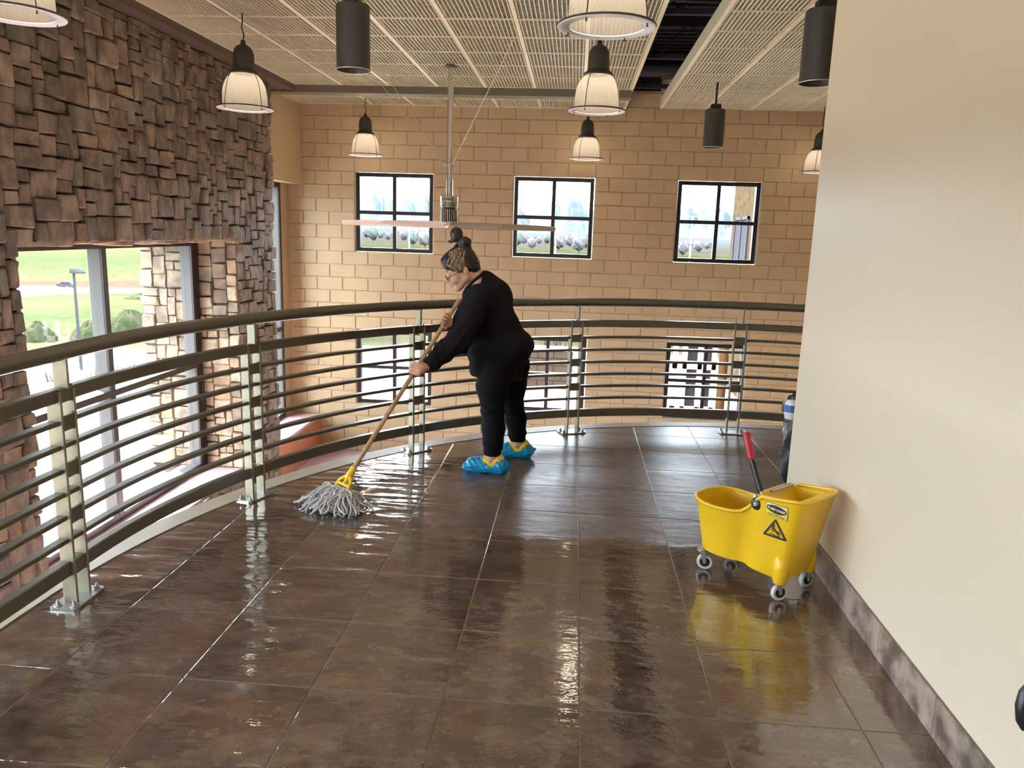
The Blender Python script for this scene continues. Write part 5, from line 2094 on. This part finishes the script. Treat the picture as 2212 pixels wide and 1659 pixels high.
def nth(key):
    count[key] = count.get(key, 0) + 1
    return ORD[count[key] - 1]


wname = lambda px: 'leftmost' if px < 1000 else ('middle' if px < 1400 else 'rightmost')
for i, (px, d) in enumerate(tdef):
    x, y, z = gpt(px, d)
    h = (4.2 + 3.0 * rs.rand()) * (0.8 if px < 1400 else 0.7)
    t = thing('distant_tree', 'pale leafless distant tree behind the %s upper window, %s from the left' % (wname(px), nth('t' + wname(px))), 'tree', (x, y, z), 'distant trees behind the %s upper window' % wname(px))
    smooth_angle(MB().tube([(x, y, z - .3), (x, y, z + h * .5)], [.22, .12], 6).build('trunk', M['twig'], t), 60)
    blob('crown', (x, y, z + h * .62), (h * .40, h * .40, h * .42), M['treegreen'] if i % 4 == 1 else M['treegrey'], t, 10, 0.22, 60 + i)
for i, (px, d, w) in enumerate(((842, 430, 9), (1140, 460, 10), (1196, 440, 9), (1272, 520, 11), (1486, 330, 9), (1506, 450, 10), (1524, 465, 9))):
    x, y, z = gpt(px, d)
    t = thing('distant_house', 'tiny pale far house behind the %s upper window, %s from the left' % (wname(px), nth('h' + wname(px))), 'house', (x, y, z), 'far houses behind the %s upper window' % wname(px))
    MB().box((x - w / 2, y - 4, z - 2), (x + w / 2, y + 4, z + 3)).build('house_walls', M['housewall'], t)
    MB().loft([[(x - w / 2 - .4, y - 4.4, z + 3), (x + w / 2 + .4, y - 4.4, z + 3), (x + w / 2 + .4, y + 4.4, z + 3), (x - w / 2 - .4, y + 4.4, z + 3)], [(x - w / 2 + 1, y - .1, z + 5.6), (x + w / 2 - 1, y - .1, z + 5.6), (x + w / 2 - 1, y + .1, z + 5.6), (x - w / 2 + 1, y + .1, z + 5.6)]], True, True, True).build('house_roof', M['houseroof'], t)
x, y, z = gpt(1246, 440)
bb_ = thing('blue_shed', 'long pale blue building in the distance behind the middle upper window', 'building', (x, y, z))
MB().box((x - 7, y - 3, z - 1), (x + 7, y + 3, z + 4.2)).build('shed_walls', M['bluebldg'], bb_)
MB().box((x - 7.2, y - 3.2, z + 4.2), (x + 7.2, y + 3.2, z + 4.7)).build('shed_roof', M['white'], bb_)
for px, d, h, lab_ in ((884, 120, 6.5, 'thin white pole outside the leftmost upper window'), (1201, 118, 6.0, 'thin white pole outside the middle upper window'), (1494, 95, 7.0, 'thin white pole outside the rightmost upper window')):
    x, y, z = gpt(px, d)
    t = thing('utility_pole', lab_, 'pole', (x, y, z))
    MB().tube([(x, y, z), (x, y, z + h)], .09, 6).build('pole', M['white'], t)
    MB().box((x - .5, y - .06, z + h - .1), (x + .5, y + .06, z + h)).build('crossarm', M['white'], t)
x, y, z = gpt(812, 60)
o = blob('grass_bank', (x, y, z - .3), (3.2, 2.5, 1.2), M['grassmound'], None, 14, 0.1, 77)
tag(o, 'green grass bank low outside the leftmost upper window', 'bank')

# retaining wall of blocks below the middle windows
rw = thing('retaining_wall', 'tan block retaining wall seen through the lower middle window', 'wall', (-1.0, 15.0, -2.35))
MB().box((-2.1, 15.03, -2.35), (-0.02, 15.35, -1.36)).build('wall_core', M['retcap'], rw)
for r in range(5):
    z0 = -2.33 + r * 0.193
    xx = -2.1 - (r % 2) * 0.2
    while xx < -0.05:
        a, b_ = max(xx, -2.1) + .008, min(xx + .40, -0.02) - .008
        if b_ - a > .04:
            bevel(MB().box((a, 15.0 - .02 * (r == 4), z0 + .007), (b_, 15.04, z0 + .186)).build('block', M['retblock'], rw), .008, 1)
        xx += .40
MB().box((-2.15, 14.96, -1.365), (0.03, 15.4, -1.30)).build('coping', M['white'], rw)

# stone-faced wing of the building to the right
wg = thing('building_wing', 'sunlit stone-faced wing of the building outside the right-hand windows', 'building', (6, 12, -2.3))
MB().box((4.05, 8.3, -2.3), (9, 17.2, 6.0)).build('wing_wall', M['bldgstone'], wg)


def wing_window(name, y0, y1, z0, z1, ny, zm):
    f = MB()
    xw = 4.05
    fr = 0.07
    f.box((xw - .05, y0, z0), (xw + .02, y0 + fr, z1)).box((xw - .05, y1 - fr, z0), (xw + .02, y1, z1)).box((xw - .05, y0, z1 - fr), (xw + .02, y1, z1)).box((xw - .05, y0, z0), (xw + .02, y1, z0 + fr))
    for k in range(1, ny):
        yy = y0 + (y1 - y0) * k / ny
        f.box((xw - .05, yy - .04, z0), (xw + .02, yy + .04, z1))
    f.box((xw - .05, y0, zm - .05), (xw + .02, y1, zm + .05))
    o = f.build('window', pbr('wing_frame', (0.035, 0.037, 0.045), 0.7, spec=0.0), wg)
    ysl = [y0 + (y1 - y0) * k / ny for k in range(ny + 1)]
    for a, b_ in zip(ysl, ysl[1:]):
        for c, d in ((z0, zm), (zm, z1)):
            MB().box((xw - .02, a + .06, c + .06), (xw - .012, b_ - .06, d - .06)).build('pane', M['darkglass'], o, world=False)


wing_window('w', 15.1, 16.7, -0.9, 2.08, 2, 0.62)
# white-framed entrance screen in front of the wing
es = thing('entrance_screen', 'white-framed glazed screen outside the lower right window', 'screen', (2.75, 13.0, -2.3))
f = MB()
for xx in (2.25, 2.46, 2.79, 3.10):
    f.box((xx - .05, 13.0, -2.3), (xx + .05, 13.12, -0.2))
for zz in (-2.25, -1.28, -0.24):
    f.box((2.2, 13.0, zz - .06), (3.15, 13.12, zz + .06))
f.build('screen_frame', M['white'], es)
for a, b_ in ((2.51, 2.74), (2.84, 3.05)):
    for c, d in ((-2.19, -1.34), (-1.22, -.3)):
        MB().box((a, 13.05, c), (b_, 13.06, d)).build('pane', M['darkglass'], es)
cl2 = tag(smooth_angle(MB().tube([(3.30, 13.0, -2.3), (3.30, 13.0, 0.2)], .10, 16).build('porch_column', pbr('orange_stucco', spec=0.0, col=(0.08, 0.042, 0.019), rough=0.8)), 50), 'round orange column between the glazed screen and the stone wing', 'column')
